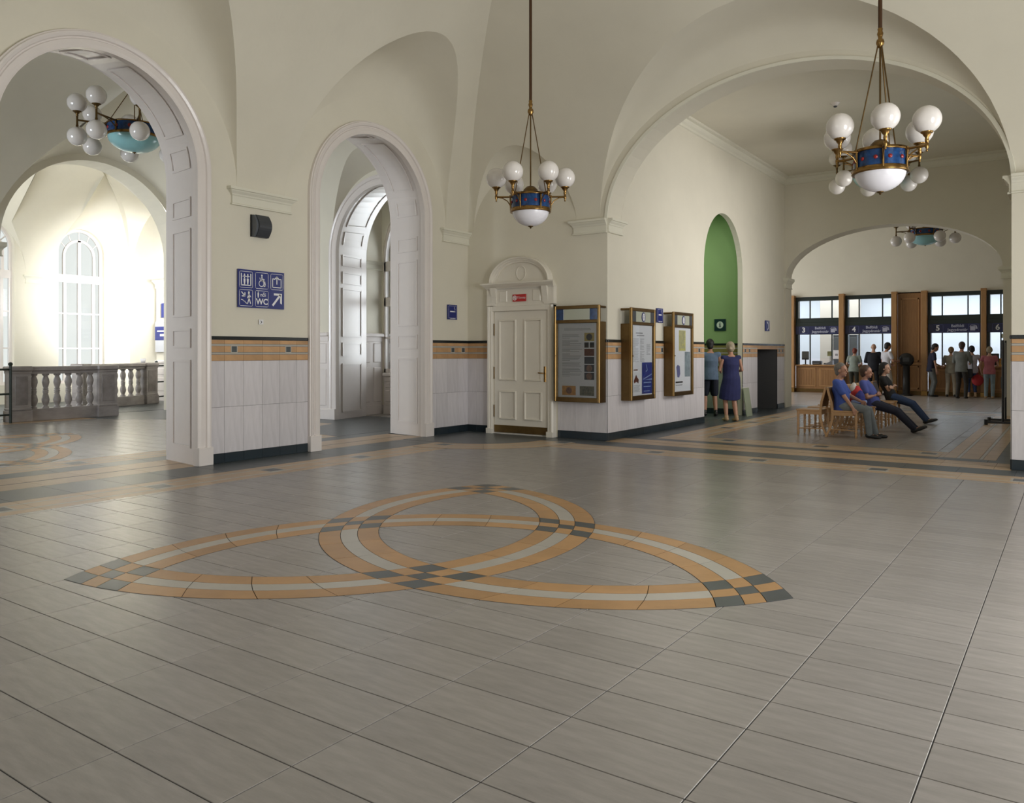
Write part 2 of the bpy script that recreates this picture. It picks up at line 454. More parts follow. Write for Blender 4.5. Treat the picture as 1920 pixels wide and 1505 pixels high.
# ------------------------------------------------------------------ the hall
HX0, HX1, HY0, HY1 = -9.5, 2.3, -1.9, 12.1
ARCH_Y = (0.58, 5.09, 9.6)
AO = [(c, 1.22, 3.87, 1.22) for c in ARCH_Y]                 # arches in the left wall
BIG = (-3.585, 2.915, 3.70, 2.07)                            # opening to the waiting room
hv = Vault(HX0, HX1, HY0, HY1,
           lun=[('x0', c, 1.844, 2.46, 0.138, 1.88) for c in ARCH_Y] + [('x1', c, 1.844, 2.46, 0.138, 1.88) for c in ARCH_Y] +
           [(q, c, 1.124, 1.293, 0.281, 1.04) for q in ('y0', 'y1') for c in (-8.227, 0.93)] + [(q, -3.648, 2.994, 2.534, 0.011, 2.15) for q in ('y0', 'y1')])
hv.build('ceiling', PLASTER)
mb = wall_mb(MB(), 'X', HX0, 1, HY0, HY1, hv.top('x0'), AO, extra=hv.samples('x0'))
wall_left = struct('wall_left', mb, PLASTER)
mb = wall_mb(MB(), 'Y', HY1, -1, HX0, HX1, hv.top('y1'), [BIG], extra=hv.samples('y1'))
reveal_mb(mb, 'Y', HY1, 12.6, BIG, 0, 40)
wall_far = struct('wall_far', mb, PLASTER)
wr = [(c, 1.22, 3.87, 1.22, 0.30) for c in ARCH_Y]
mb = wall_mb(MB(), 'X', HX1, -1, HY0, HY1, hv.top('x1'), wr, extra=hv.samples('x1'))
for o in wr: reveal_mb(mb, 'X', HX1, HX1 + 0.5, o)
wall_right = struct('wall_right', mb, PLASTER)
eo = (-3.585, 2.5, 2.9, 1.9)
mb = wall_mb(MB(), 'Y', HY0, 1, HX0, HX1, hv.top('y0'), [eo], extra=hv.samples('y0'))
reveal_mb(mb, 'Y', HY0, HY0 - 0.5, eo)
struct('wall_near', mb, PLASTER)

SPL = 0.15
AB = [(c, 1.22 + SPL, 3.87, 1.22 + SPL) for c in ARCH_Y]
PZS = [(0.22, 1.40), (1.56, 1.82), (1.98, 3.16), (3.32, 3.58)]
PARC = [(4, 17), (24, 72), (82, 98), (108, 156), (163, 176)]
for i, o in enumerate(AO):
    t = casing('X', HX0, 1, o)
    mb = reveal_mb(MB(), 'X', HX0 + 0.05, -10.4, o, splay=SPL); struct('lining', mb, WHITEP, t)
    if i: reveal_panels(t, 'X', HX0, -10.4, o, PZS, PARC, splay=SPL)
    sweep_mb(b := MB(), arch_path(o[0], o[1] + SPL, o[2], o[3] + SPL, n=36), [(max(a, 0.004), max(d, 0.0)) for a, d in CASING], mapper('X', -10.4, -1)); struct('casing', b, WHITEP, t)
for y0, y1 in ((-1.9, -1.3), (2.36, 3.30), (6.87, 7.82), (11.37, 12.1)):
    impost('X', HX0, 1, y0, y1, ends=(y0 > 0, y1 < 12))
impost('Y', HY1, -1, -7.12, -6.5, ends=(1, 0)); impost('X', -6.5, 1, 12.1, 12.57, ends=(0, 1))
impost('Y', HY1, -1, -0.67, -0.05, ends=(0, 1)); impost('X', -0.67, -1, 12.1, 12.57, ends=(0, 1))
# thin bead along the edge of the big opening
mb = MB(); sweep_mb(mb, arch_path(*BIG, n=48)[2:-2], [(-0.004, -0.01), (-0.004, 0.02), (0.045, 0.028), (0.055, 0.0)], mapper('Y', HY1, -1))
struct(trim_name(), mb, PLASTER_L)

# ------------------------------------------------------------------ corridor behind the left arches
cv = Vault(-18.8, -10.4, -1.9, 12.45, 3.77, 3.2, 3.0, 2.0,
           [('x1', c, 1.8, 1.85, 0.6) for c in ARCH_Y] + [('x0', 9.9, 2.3, 2.35, 0.4), ('x0', 5.0, 1.8, 1.85, 0.6), ('x0', 0.58, 1.8, 1.85, 0.6),
            ('y1', -12.1, 1.55, 1.65, 0.5), ('y1', -16.5, 1.6, 1.65, 0.5)])
cv.build('ceiling.001', PLASTER)
mb = wall_mb(MB(), 'X', -10.4, -1, -1.9, 12.45, cv.top('x1'), AB, extra=cv.samples('x1')); struct('wall_left.001', mb, PLASTER)
FAR = (9.9, 2.1, 3.87, 2.1)
mb = wall_mb(MB(), 'X', -18.8, 1, -1.9, 12.45, cv.top('x0'), [FAR], extra=cv.samples('x0'))
reveal_mb(mb, 'X', -18.8, -19.5, FAR); struct('wall_left.002', mb, PLASTER)
IN2 = (-12.12, 1.36, 3.72, 1.36)
mb = wall_mb(MB(), 'Y', 12.45, -1, -18.8, -10.4, cv.top('y1'), [IN2], extra=cv.samples('y1')); wall_corr_end = struct('wall_far.001', mb, PLASTER)
mb = wall_mb(MB(), 'Y', -1.9, 1, -18.8, -10.4, cv.top('y0'), [(-14.6, 2.3, 2.9, 1.9)], extra=cv.samples('y0')); struct('wall_near.001', mb, PLASTER)
t = casing('Y', 12.45, -1, IN2, w=1.12)
struct('lining', reveal_mb(MB(), 'Y', 12.40, 13.6, IN2, splay=0.24), WHITEP, t)
reveal_panels(t, 'Y', 12.45, 13.6, IN2, [(0.15, 1.25), (1.42, 1.72), (1.85, 2.95), (3.05, 3.32), (3.45, 3.7)], [(8, 20), (100, 155), (160, 172)], margin=0.2, splay=0.24)
impost('X', -18.8, 1, 7.0, 7.8, 3.55, 3.85); impost('X', -18.8, 1, 12.0, 12.45, 3.55, 3.85, ends=(1, 0))

# ------------------------------------------------------------------ stair annexe on the far left
ax = Vault(-25.25, -19.5, 7.6, 14.35, 3.77, 3.1, 2.6, 2.0, [('x0', 13.1, 1.25, 1.7, 0.9), ('x0', 9.4, 1.77, 1.8, 0.9), ('x1', 9.9, 2.3, 2.35, 0.3), 
           ('y1', -22.9, 2.3, 2.4, 0.4), ('y0', -22.4, 2.2, 2.2, 0.3)])
ax.build('ceiling.002', PLASTER)
WIN = [(12.80, 0.71, 4.55, 0.76, 0.55), (10.15, 0.71, 4.55, 0.76, 0.55)]
mb = wall_mb(MB(), 'X', -25.25, 1, 7.6, 14.35, ax.top('x0'), WIN, extra=ax.samples('x0'))
for o in WIN: reveal_mb(mb, 'X', -25.25, -25.6, o)
struct('wall_left.003', mb, PLASTER)
mb = wall_mb(MB(), 'X', -19.5, -1, 7.6, 14.35, ax.top('x1'), [FAR, (13.3, 0.8, 3.0, 0.8, 0.9)], extra=ax.samples('x1')); struct('wall_right.001', mb, PLASTER)
mb = wall_mb(MB(), 'Y', 14.35, -1, -25.25, -19.5, ax.top('y1'), extra=ax.samples('y1')); struct('wall_far.002', mb, PLASTER)
eo2 = (-22.4, 2.4, 3.4, 2.0, 0.6)
mb = wall_mb(MB(), 'Y', 7.6, 1, -25.25, -19.5, ax.top('y0'), [eo2], extra=ax.samples('y0')); struct('wall_near.002', mb, PLASTER)
impost('X', -25.25, 1, 11.19, 11.83)
def window(num, axis, pos, n, o, transom=3.77, cols=3):
    """white arched casement: frame, inner arch, transom, mullions, glazing bars, panes"""
    c, hw, z0, rise, sill = o; mp = mapper(axis, pos, n); P = arch_path(c, hw - 0.03, z0, rise - 0.03, 24, sill + 0.03)
    mb = MB(); sweep_mb(mb, P, [(0.05, -0.03), (0.05, 0.05), (-0.05, 0.05), (-0.05, -0.03)], mp)
    w = struct('window_%d' % num, mb, WHITEP)
    def bar(s0, s1, za, zb, d=0.04, nm='glazing_bar'):
        b = MB(); p, q = mp(s0, za, -0.02), mp(s1, zb, d)
        b.box(*sorted((p[0], q[0])), *sorted((p[1], q[1])), za, zb); struct(nm, b, WHITEP, w)
    bar(c - hw, c + hw, sill, sill + 0.09, 0.07, 'sill_rail'); bar(c - hw, c + hw, transom - 0.12, transom + 0.12, 0.07, 'transom')
    bar(c - 0.045, c + 0.045, sill, z0 + rise * 0.55, 0.05, 'mullion')
    for sg in (-1, 1): bar(c + sg * hw * 0.62 - 0.04, c + sg * hw * 0.62 + 0.04, sill, transom, 0.05, 'mullion')
    for k in (1, 2): bar(c - hw, c + hw, sill + (transom - sill) * k / 3 - 0.018, sill + (transom - sill) * k / 3 + 0.018)
    b = MB(); sweep_mb(b, arch_path(c, hw * 0.60, z0 - 0.1, rise * 0.62, 18, transom), [(0.07, -0.02), (0.07, 0.05), (0, 0.05), (0, -0.02)], mp); struct('inner_arch', b, WHITEP, w)
    for k in range(1, 6):
        a = pi * k / 6; b = MB(); r0, r1 = hw * 0.66, hw - 0.04
        b.tube([mp(c + r0 * cos(a), z0 - 0.05 + r0 * sin(a), 0.01), mp(c + r1 * cos(a), z0 + (rise - 0.04) * sin(a), 0.01)], 0.018, 4); struct('glazing_bar', b, WHITEP, w)
    ms = [c - hw + 0.02, c - hw * 0.62, c, c + hw * 0.62, c + hw - 0.02]; zs = [sill + (transom - sill) * k / 3 for k in range(4)]
    for a, b_ in zip(ms[:-1], ms[1:]):
        for za, zb in zip(zs[:-1], zs[1:]): struct('pane', MB().add([mp(a, za), mp(b_, za), mp(b_, zb), mp(a, zb)], [(0, 1, 2, 3)]), GLASS, w)
    Q = [q for q in arch_path(c, hw - 0.02, z0, rise - 0.02, 24, transom) if q[0] <= c + 1e-6] + [(c, transom)]
    for sg in (1, -1): struct('pane', MB().add([mp(c + sg * (s - c), z, 0.0) for s, z in Q], [list(range(len(Q)))]), GLASS, w)
    return w
window(1, 'X', -25.45, 1, WIN[0]); window(2, 'X', -25.45, 1, WIN[1])

# ------------------------------------------------------------------ window lobby behind the second arch
LX0, LX1, LY1 = -13.95, -10.3, 14.35
mb = MB(); wall_mb(mb, 'Y', 13.6, 1, LX0, LX1, lambda s: 5.9, [(IN2[0], IN2[1] + 0.24, IN2[2], IN2[3] + 0.24)]); struct('wall_near.003', mb, PLASTER)
LW = (-12.12, 1.81, 3.75, 1.8, 1.0)
mb = wall_mb(MB(), 'Y', LY1, -1, LX0, LX1, lambda s: 5.9, [LW]); reveal_mb(mb, 'Y', LY1, LY1 + 0.35, LW); struct('wall_far.003', mb, PLASTER)
for k, (xx, n) in enumerate(((LX0, 1), (LX1, -1))):
    struct('wall_left.004' if k == 0 else 'wall_right.002', wall_mb(MB(), 'X', xx, n, 13.6, LY1, lambda s: 5.9), PLASTER)
struct('ceiling.003', MB().box(LX0, LX1, 13.6, LY1, 5.88, 5.95), PLASTER)
impost('X', LX0, 1, 13.6, 14.35, 3.5, 3.7, ends=(0, 0))
w = struct('window_3', sweep_mb(MB(), arch_path(LW[0], LW[1] - 0.02, 3.75, 1.78, 24, 1.0), [(0.0, -0.03), (0.0, 0.05), (-0.06, 0.05), (-0.06, -0.03)], mapper('Y', LY1 + 0.08, -1)), WHITEP)
for za, zb, nm in ((3.48, 3.72, 'transom'), (2.62, 2.84, 'transom'), (1.83, 1.87, 'glazing_bar'), (1.0, 1.10, 'sill_rail')):
    struct(nm, MB().box(LX0 + 0.05, LX1 - 0.05, LY1 + 0.03, LY1 + 0.13, za, zb), MATS['white_gloss_paint'], w)
for xx in (-13.47, -12.6, -11.64, -10.8): struct('mullion', MB().box(xx - 0.03, xx + 0.03, LY1 + 0.04, LY1 + 0.12, 1.0, 4.4 if abs(xx + 12.1) > 1 else 5.2), WHITEP, w)
b = MB(); Q = arch_path(LW[0], LW[1] - 0.02, 3.75, 1.78, 24, 1.0); b.add([(s_, LY1 + 0.08, z_) for s_, z_ in Q], [list(range(len(Q)))]); struct('pane', b, GLASS, w)
def panel_dado(axis, pos, n, s0, s1, h, step=0.85):
    """white painted wainscot: skirting, rails, raised panels and a moulded cap"""
    mp = mapper(axis, pos, n)
    def bx(a, b, za, zb, d, e=0.004):
        p, q = mp(a, za, -0.01), mp(b, zb, d); return MB().bbox(*sorted((p[0], q[0])), *sorted((p[1], q[1])), za, zb, e)
    t = struct(trim_name(), bx(s0, s1, 0, h - 0.08, 0.03), WHITEP); struct('skirting', bx(s0, s1, 0, 0.22, 0.055), WHITEP, t)
    struct('cap_moulding', bx(s0 - 0.02, s1 + 0.02, h - 0.09, h, 0.085, 0.02), WHITEP, t); struct('frieze_rail', bx(s0, s1, h - 0.20, h - 0.09, 0.045), WHITEP, t)
    k = max(1, round((s1 - s0) / step)); w = (s1 - s0) / k
    for i in range(k):
        a, b = s0 + i * w + 0.06, s0 + (i + 1) * w - 0.06
        for za, zb in ((0.30, h * 0.58), (h * 0.64, h - 0.24)): struct('panel', bx(a, b, za, zb, 0.048, 0.014), WHITEP, t)
    return t
panel_dado('Y', 12.45, -1, -18.6, -13.72, 1.95, 0.72); panel_dado('X', LX0, 1, 13.6, 14.35, 1.96, 0.38); panel_dado('Y', LY1, -1, LX0 + 0.1, LX1, 1.0, 0.7)

# ------------------------------------------------------------------ waiting room
RZ = 6.25
mb = MB()
NICHE = (17.65, 1.22, 3.35, 1.28)
KI = (20.75, 0.82)
wall_mb(mb, 'X', -6.5, 1, 12.6, 22.2, lambda s: RZ, [NICHE, (KI[0], KI[1], 1.58, 0.0)])
wall_case = struct('wall_left.005', mb, PLASTER)
FO = (-3.93, 2.53, 3.50, 1.25)
mb = wall_mb(MB(), 'Y', 22.2, -1, -6.5, -0.67, lambda s: RZ, [FO]); reveal_mb(mb, 'Y', 22.2, 22.75, FO); struct('wall_far.004', mb, PLASTER)
mb = wall_mb(MB(), 'X', -0.67, -1, 12.6, 22.2, lambda s: RZ, [(16.9, 2.6, 3.6, 1.0, 1.9)]); struct('wall_right.003', mb, PLASTER)
mb = wall_mb(MB(), 'Y', 12.6, 1, -6.5, -0.67, lambda s: RZ, [BIG]); struct('wall_near.004', mb, PLASTER)
struct('ceiling.004', MB().box(-6.5, -0.67, 12.6, 22.2, RZ, RZ + 0.06), PLASTER)
def cornice(axis, pos, n, s0, s1):
    mb = MB(); mp = mapper(axis, pos, n)
    prof = [(0, RZ - 0.21), (0.03, RZ - 0.20), (0.03, RZ - 0.15), (0.07, RZ - 0.12), (0.10, RZ - 0.06), (0.16, RZ - 0.05), (0.16, RZ)]
    vs = [mp(s, z, d) for s in (s0, s1) for d, z in prof]; k = len(prof)
    mb.add(vs, [(j, j + 1, k + j + 1, k + j) for j in range(k - 1)]); struct(trim_name(), mb, PLASTER_L)
cornice('X', -6.5, 1, 12.6, 22.2); cornice('Y', 22.2, -1, -6.5, -0.67); cornice('X', -0.67, -1, 12.6, 22.2)
impost('Y', 22.2, -1, -6.5, -6.46, 3.24, 3.52, ends=(0, 1)); impost('Y', 22.2, -1, -1.40, -1.0, 3.24, 3.52, ends=(1, 0))
impost('X', -6.46, 1, 22.2, 22.7, 3.24, 3.52, ends=(1, 1), k=0.8)
# green recess with an information point
mb = MB(); reveal_mb(mb, 'X', -6.5, -6.62, NICHE); struct('reveal', mb, PLASTER, wall_case)
mb = wall_mb(MB(), 'X', -6.62, -1, 15.4, 19.05, lambda s: 5.0, [NICHE]); struct('wall_right.005', mb, GREEN)
wall_green = struct('wall_far.007', wall_mb(MB(), 'Y', 19.05, -1, -9.2, -6.62, lambda s: 5.0), GREEN)
struct('wall_left.006', wall_mb(MB(), 'X', -9.2, 1, 15.4, 19.05, lambda s: 5.0), GREEN); struct('wall_near.006', wall_mb(MB(), 'Y', 15.4, 1, -9.2, -6.62, lambda s: 5.0), GREEN)
struct('ceiling.006', MB().box(-9.2, -6.62, 15.4, 19.05, 5.0, 5.05), GREEN)
# low recess with tiled back
mb = MB(); y0, y1 = KI[0] - KI[1], KI[0] + KI[1]
mb.add([(-6.5, y0, 0), (-6.5, y0, 1.58), (-7.25, y0, 1.58), (-7.25, y0, 0), (-6.5, y1, 0), (-6.5, y1, 1.58), (-7.25, y1, 1.58), (-7.25, y1, 0)], [(0, 1, 2, 3), (4, 5, 6, 7), (1, 5, 6, 2), (3, 2, 6, 7)])
struct('wall_left.007', mb, mat('recess_tile', (0.10, 0.10, 0.105), 0.4))
# ------------------------------------------------------------------ ticket hall shell
mb = wall_mb(MB(), 'Y', 22.75, 1, -13.0, 3.0, lambda s: 6.2, [FO]); struct('wall_near.005', mb, PLASTER)
mb = MB(); mb.add([(-13, 31.2, 3.58), (3, 31.2, 3.58), (3, 31.2, 6.2), (-13, 31.2, 6.2)], [(0, 1, 2, 3)]); struct('wall_far.005', mb, PLASTER)
mb = wall_mb(MB(), 'X', -13.0, 1, 22.75, 31.2, lambda s: 6.2, [(27.0, 3.2, 3.2, 1.6, 0.9)]); struct('wall_left.008', mb, PLASTER)
mb = wall_mb(MB(), 'X', 3.0, -1, 22.75, 31.2, lambda s: 6.2); struct('wall_right.004', mb, PLASTER)
struct('ceiling.005', MB().box(-13, 3, 22.75, 31.2, 6.18, 6.25), PLASTER)
# ticket office behind the glass
mb = MB(); mb.add([(-13, 36.5, 0), (3, 36.5, 0), (3, 36.5, 4.6), (-13, 36.5, 4.6)], [(0, 1, 2, 3)])
mb.add([(-13, 31.3, 0), (-13, 36.5, 0), (-13, 36.5, 4.6), (-13, 31.3, 4.6), (3, 31.3, 0), (3, 36.5, 0), (3, 36.5, 4.6), (3, 31.3, 4.6)], [(0, 1, 2, 3), (4, 5, 6, 7), (3, 2, 6, 7)])
struct('wall_far.006', mb, SKYW)
# ------------------------------------------------------------------ floors
TA, TB, OU, OV = 0.6264, 0.30780, -2.955, 1.0079
def clip_poly(p, axis, lim, keep_less):
    out = []
    for i in range(len(p)):
        a, b = p[i - 1], p[i]; ia = (a[axis] <= lim) == keep_less; ib = (b[axis] <= lim) == keep_less
        if ia != ib:
            t = (lim - a[axis]) / (b[axis] - a[axis]); out.append((a[0] + (b[0] - a[0]) * t, a[1] + (b[1] - a[1]) * t))
        if ib: out.append(b)
    return out
def grid_tiles(x0, x1, y0, y1, gap=0.0025):
    res = []
    for a in range(int((x0 - OU) / TA) - 2, int((x1 - OU) / TA) + 2):
        for b in range(int((y0 - OV) / TB) - 2, int((y1 - OV) / TB) + 2):
            u0, u1 = max(x0, OU + a * TA + gap), min(x1, OU + (a + 1) * TA - gap); v0, v1 = max(y0, OV + b * TB + gap), min(y1, OV + (b + 1) * TB - gap)
            if u1 - u0 > 0.01 and v1 - v0 > 0.01: res.append((u0, u1, v0, v1))
    return res
def tile_mesh(w, h, m, cache={}):
    k = (round(w, 3), round(h, 3), m.name)
    if k not in cache: cache[k] = MB().bbox(-w / 2, w / 2, -h / 2, h / 2, -0.012, 0.0, 0.0015).mesh('tile', m)
    return cache[k]
def lay(parent, rects, m, name='tile', z=0.0, limit=300, field='tile_field'):
    rects = sorted(rects, key=lambda r: -show_size([(r[0], r[2]), (r[1], r[2]), (r[1], r[3]), (r[0], r[3])])); rest = MB()
    for i, (a, b, c, d) in enumerate(rects):
        if i < limit: link(name, tile_mesh(b - a, d - c, m), parent, loc=((a + b) / 2, (c + d) / 2, z))
        else: rest.box(a, b, c, d, z - 0.012, z)
    if rest.v: stuff(field, rest, m, parent)

def floor_base(name, x0, x1, y0, y1):
    return struct(name, MB().box(x0, x1, y0, y1, -0.10, -0.004), GROUT)

# -- hall
floor = floor_base('floor', HX0 - 0.9, HX1, HY0, HY1 + 0.5)
SX, OX = -8.75, -8.05            # slate edge and orange edge along the left wall
SY, OY = 11.46, 10.83            # the same along the far wall
lay(floor, grid_tiles(OX, HX1 - 0.7, HY0 + 0.7, OY), TILE)
def strips_x(parent, x_list, y0, y1, name, step=TA * 1.0, limit=40):
    """bands running along y: x_list = (xa, xb, material)"""
    for xa, xb, m in x_list:
        r = []; y = y0
        while y < y1 - 0.02: r.append((xa + 0.0015, xb - 0.0015, y + 0.0015, min(y + step, y1) - 0.0015)); y += step
        lay(parent, r, m, name, limit=limit, field=name + '_field')
def strips_y(parent, y_list, x0, x1, name, step=TA, limit=40):
    for ya, yb, m in y_list:
        r = []; x = x0
        while x < x1 - 0.02: r.append((x + 0.0015, min(x + step, x1) - 0.0015, ya + 0.0015, yb - 0.0015)); x += step
        lay(parent, r, m, name, limit=limit, field=name + '_field')
def band(a, b, inv=False):
    """orange / pale / orange / pale / orange across a..b"""
    w = [0.16, 0.045, 0.23, 0.045, 0.16]; k = (b - a) / sum(w); out = []; p = a
    for i, q in enumerate(w): out.append((p, p + q * k, (SAND, GREYS)[i % 2])); p += q * k
    return out
strips_x(floor, band(SX, OX), HY0, SY, 'border_tile')
strips_x(floor, [(HX0, SX - 0.0, SLATE)], HY0, HY1, 'slate_tile')
strips_y(floor, band(OY, SY), OX, HX1, 'border_tile')
strips_y(floor, [(SY, 12.0, SLATE)], SX, HX1, 'slate_tile')
strips_y(floor, [(12.0, 12.34, SAND), (12.345, 12.36, SLATE), (12.365, 12.69, SAND)], -6.5, -0.67, 'border_tile')
strips_x(floor, [(-9.90, -9.5, SAND), (-9.93, -9.905, SLATE), (-10.4, -9.935, SAND)], -0.6, 10.85, 'border_tile')
strips_x(floor, [(HX1 - 0.7, HX1, SLATE)], HY0 + 0.7, SY - 0.7, 'slate_tile'); strips_y(floor, [(HY0, HY0 + 0.7, SLATE)], OX, HX1, 'slate_tile')
def accent(parent, x, y, w, h, z=0.0012):
    parent_name = 'accent_tile'
    link('accent_surround', MB().box(-w / 2 - 0.025, w / 2 + 0.025, -h / 2 - 0.025, h / 2 + 0.025, -0.004, 0).mesh('accent_surround', GREYS), parent, loc=(x, y, z))
    link(parent_name, MB().box(-w / 2, w / 2, -h / 2, h / 2, -0.004, 0).mesh('accent_tile', SLATE), parent, loc=(x, y, z + 0.0008))
for y in (3.46, 5.12, 6.66, 8.22): accent(floor, (SX + OX) / 2, y, 0.20, 0.20)
for x in (-5.17, -3.62, -2.07, -0.5): accent(floor, x, (SY + OY) / 2, 0.20, 0.20)
# quarter-round corner of the border by the white door
bc = (-8.70, 11.52)
def ring_poly(c, r0, r1, a0, a1, n): return [(c[0] + r1 * cos(a0 + (a1 - a0) * i / n), c[1] + r1 * sin(a0 + (a1 - a0) * i / n)) for i in range(n + 1)] + [(c[0] + r0 * cos(a1 + (a0 - a1) * i / n), c[1] + r0 * sin(a1 + (a0 - a1) * i / n)) for i in range(n + 1)]
A0, A1 = math.radians(-88), math.radians(0)
w = [0.16, 0.045, 0.23, 0.045, 0.16]; r = 1.93; k = 0.70 / sum(w)
mbj = MB().prism(ring_poly(bc, 1.0, 1.945, A0, A1, 20), -0.003, 0.0005); stuff('corner_grout', mbj, GROUT, floor)
for i, q in enumerate(w):
    nseg = 5
    for j in range(nseg):
        a, b = A0 + (A1 - A0) * j / nseg + 0.001, A0 + (A1 - A0) * (j + 1) / nseg - 0.001
        MB().prism(ring_poly(bc, r - q * k + 0.001, r - 0.001, a, b, 5), -0.003, 0.0014).build('border_tile', (SAND, GREYS)[i % 2], floor)
    r -= q * k
MB().prism([(HX0, HY1)] + [(HX0, bc[1] - 1.22)] + [(bc[0] + 1.22 * cos(A0 + (A1 - A0) * i / 20), bc[1] + 1.22 * sin(A0 + (A1 - A0) * i / 20)) for i in range(21)] + [(bc[0] + 1.22, HY1)], -0.003, 0.0022).build('slate_tile', SLATE, floor)
for x, y in ((-8.41, 10.10), (-6.98, 11.45)): accent(floor, x, y, 0.19, 0.19, 0.003)

# -- the interlaced three-loop inlay
RR = [2.345, 2.172, 2.035, 1.862]; DC = 1.352
def inlay(C, emit):
    cs = [(C[0] + DC * cos(a), C[1] + DC * sin(a)) for a in (pi, pi / 3, -pi / 3)]
    dirs = [pi, pi / 3, -pi / 3]
    def isect(k, rk, j, rj, tip):
        (x0, y0), (x1, y1) = cs[k], cs[j]; d = hypot(x1 - x0, y1 - y0); a = (rk * rk - rj * rj + d * d) / (2 * d); h = sqrt(max(0, rk * rk - a * a))
        ex, ey = (x1 - x0) / d, (y1 - y0) / d; mx, my = x0 + a * ex, y0 + a * ey
        P = [(mx - h * ey, my + h * ex), (mx + h * ey, my - h * ex)]
        P.sort(key=lambda p: -hypot(p[0] - C[0], p[1] - C[1]))
        return P[0] if tip else P[1]
    def ang(k, r, j, rj, tip):
        p = isect(k, r, j, rj, tip); return atan2(p[1] - cs[k][1], p[0] - cs[k][0])
    def near(a, ref):
        while a - ref > pi: a -= 2 * pi
        while a - ref < -pi: a += 2 * pi
        return a
    for k in range(3):
        j, l = (k + 1) % 3, (k + 2) % 3; ref = dirs[k] + pi      # middle direction of the arc seen from its own centre
        segs = [((j, 3, True), (l, 0, False), 4), ((l, 3, False), (j, 3, False), 3), ((j, 0, False), (l, 3, True), 4)]
        # the two tips of arc k lie where it meets circles j and l; order them so that angles run one way
        for (m0, i0, t0), (m1, i1, t1), N in segs:
            for b in range(3):
                r0, r1 = RR[b], RR[b + 1]
                lim = [[near(ang(k, r, m, RR[i], t), ref) for r in (r0, r1)] for m, i, t in ((m0, i0, t0), (m1, i1, t1))]
                for q in range(N):
                    f0, f1 = q / N, (q + 1) / N; pts = []
                    for e in range(5):
                        f = f0 + (f1 - f0) * e / 4; a = lim[0][0] + (lim[1][0] - lim[0][0]) * f; pts.append((cs[k][0] + r0 * cos(a), cs[k][1] + r0 * sin(a)))
                    for e in range(4, -1, -1):
                        f = f0 + (f1 - f0) * e / 4; a = lim[0][1] + (lim[1][1] - lim[0][1]) * f; pts.append((cs[k][0] + r1 * cos(a), cs[k][1] + r1 * sin(a)))
                    emit(pts, (ORANGE, GREYS, ORANGE)[b])
    for k, j in ((0, 1), (1, 2), (2, 0)):
        for tip in (True, False):
            for b in range(3):
                for c in range(3):
                    P = {}
                    def edge(cc, r, p, q):
                        a, d = atan2(p[1] - cs[cc][1], p[0] - cs[cc][0]), atan2(q[1] - cs[cc][1], q[0] - cs[cc][0]); d = near(d, a)
                        return [(cs[cc][0] + r * cos(a + (d - a) * e / 3), cs[cc][1] + r * sin(a + (d - a) * e / 3)) for e in range(3)]
                    p00, p01 = isect(k, RR[b], j, RR[c], tip), isect(k, RR[b], j, RR[c + 1], tip)
                    p10, p11 = isect(k, RR[b + 1], j, RR[c], tip), isect(k, RR[b + 1], j, RR[c + 1], tip)
                    pts = edge(k, RR[b], p00, p01) + edge(j, RR[c + 1], p01, p11) + edge(k, RR[b + 1], p11, p10) + edge(j, RR[c], p10, p00)
                    emit(pts, SLATE if (b + c) % 2 == 0 else ORANGE)
def shrink(pts, g):
    cx = sum(p[0] for p in pts) / len(pts); cy = sum(p[1] for p in pts) / len(pts); out = []
    ar = sum(pts[i - 1][0] * pts[i][1] - pts[i][0] * pts[i - 1][1] for i in range(len(pts))); sg = 1 if ar > 0 else -1
    for i, p in enumerate(pts):
        a, b = pts[i - 1], pts[(i + 1) % len(pts)]
        n1 = Vector((-(p[1] - a[1]), p[0] - a[0])); n2 = Vector((-(b[1] - p[1]), b[0] - p[0]))
        n1 = n1.normalized() if n1.length > 1e-6 else n1; n2 = n2.normalized() if n2.length > 1e-6 else n2
        n = n1 + n2
        if n.length < 1e-6: out.append(p); continue
        n = n / n.length; k = g / max(0.35, n.dot(n1) if n1.length else 1)
        out.append((p[0] + sg * n.x * k, p[1] + sg * n.y * k))
    return out
gm = MB()
def emit_hall(pts, m):
    gm.prism(shrink(pts, -0.0035), -0.002, 0.0006)
    MB().prism(shrink(pts, 0.0022), -0.002, 0.0016).build('inlay_tile', m, floor)
inlay((-4.12, 5.005), emit_hall); stuff('inlay_grout', gm, GROUT, floor)

# -- corridor
floor_c = floor_base('floor.001', -19.5, -10.4, HY0, 13.6)
lay(floor_c, grid_tiles(-18.2, -11.45, HY0 + 0.5, 11.0), TILE, limit=160)
strips_x(floor_c, [(-10.80, -10.4, SLATE)], HY0, 12.45, 'slate_tile'); strips_x(floor_c, band(-11.45, -10.80), HY0, 11.7, 'border_tile')
strips_x(floor_c, [(-19.5, -18.8, SLATE)], HY0, 12.45, 'slate_tile'); strips_x(floor_c, [(-18.8, -18.2, SAND)], HY0, 11.0, 'border_tile')
strips_y(floor_c, [(11.7, 13.6, SLATE)], -18.8, -10.8, 'slate_tile'); strips_y(floor_c, band(11.0, 11.7), -18.2, -11.45, 'border_tile')
for y in (5.55, 7.1, 8.5): accent(floor_c, -11.12, y, 0.2, 0.2)
cm = {m.name: MB() for m in (ORANGE, GREYS, SLATE)}; gmc = MB()
def emit_c(pts, m): gmc.prism(shrink(pts, -0.003), -0.002, 0.0006); cm[m.name].prism(shrink(pts, 0.002), -0.002, 0.0014)
inlay((-14.1, 5.2), emit_c)
for m in (ORANGE, GREYS, SLATE): stuff('inlay_tile', cm[m.name], m, floor_c)
stuff('inlay_grout', gmc, GROUT, floor_c)
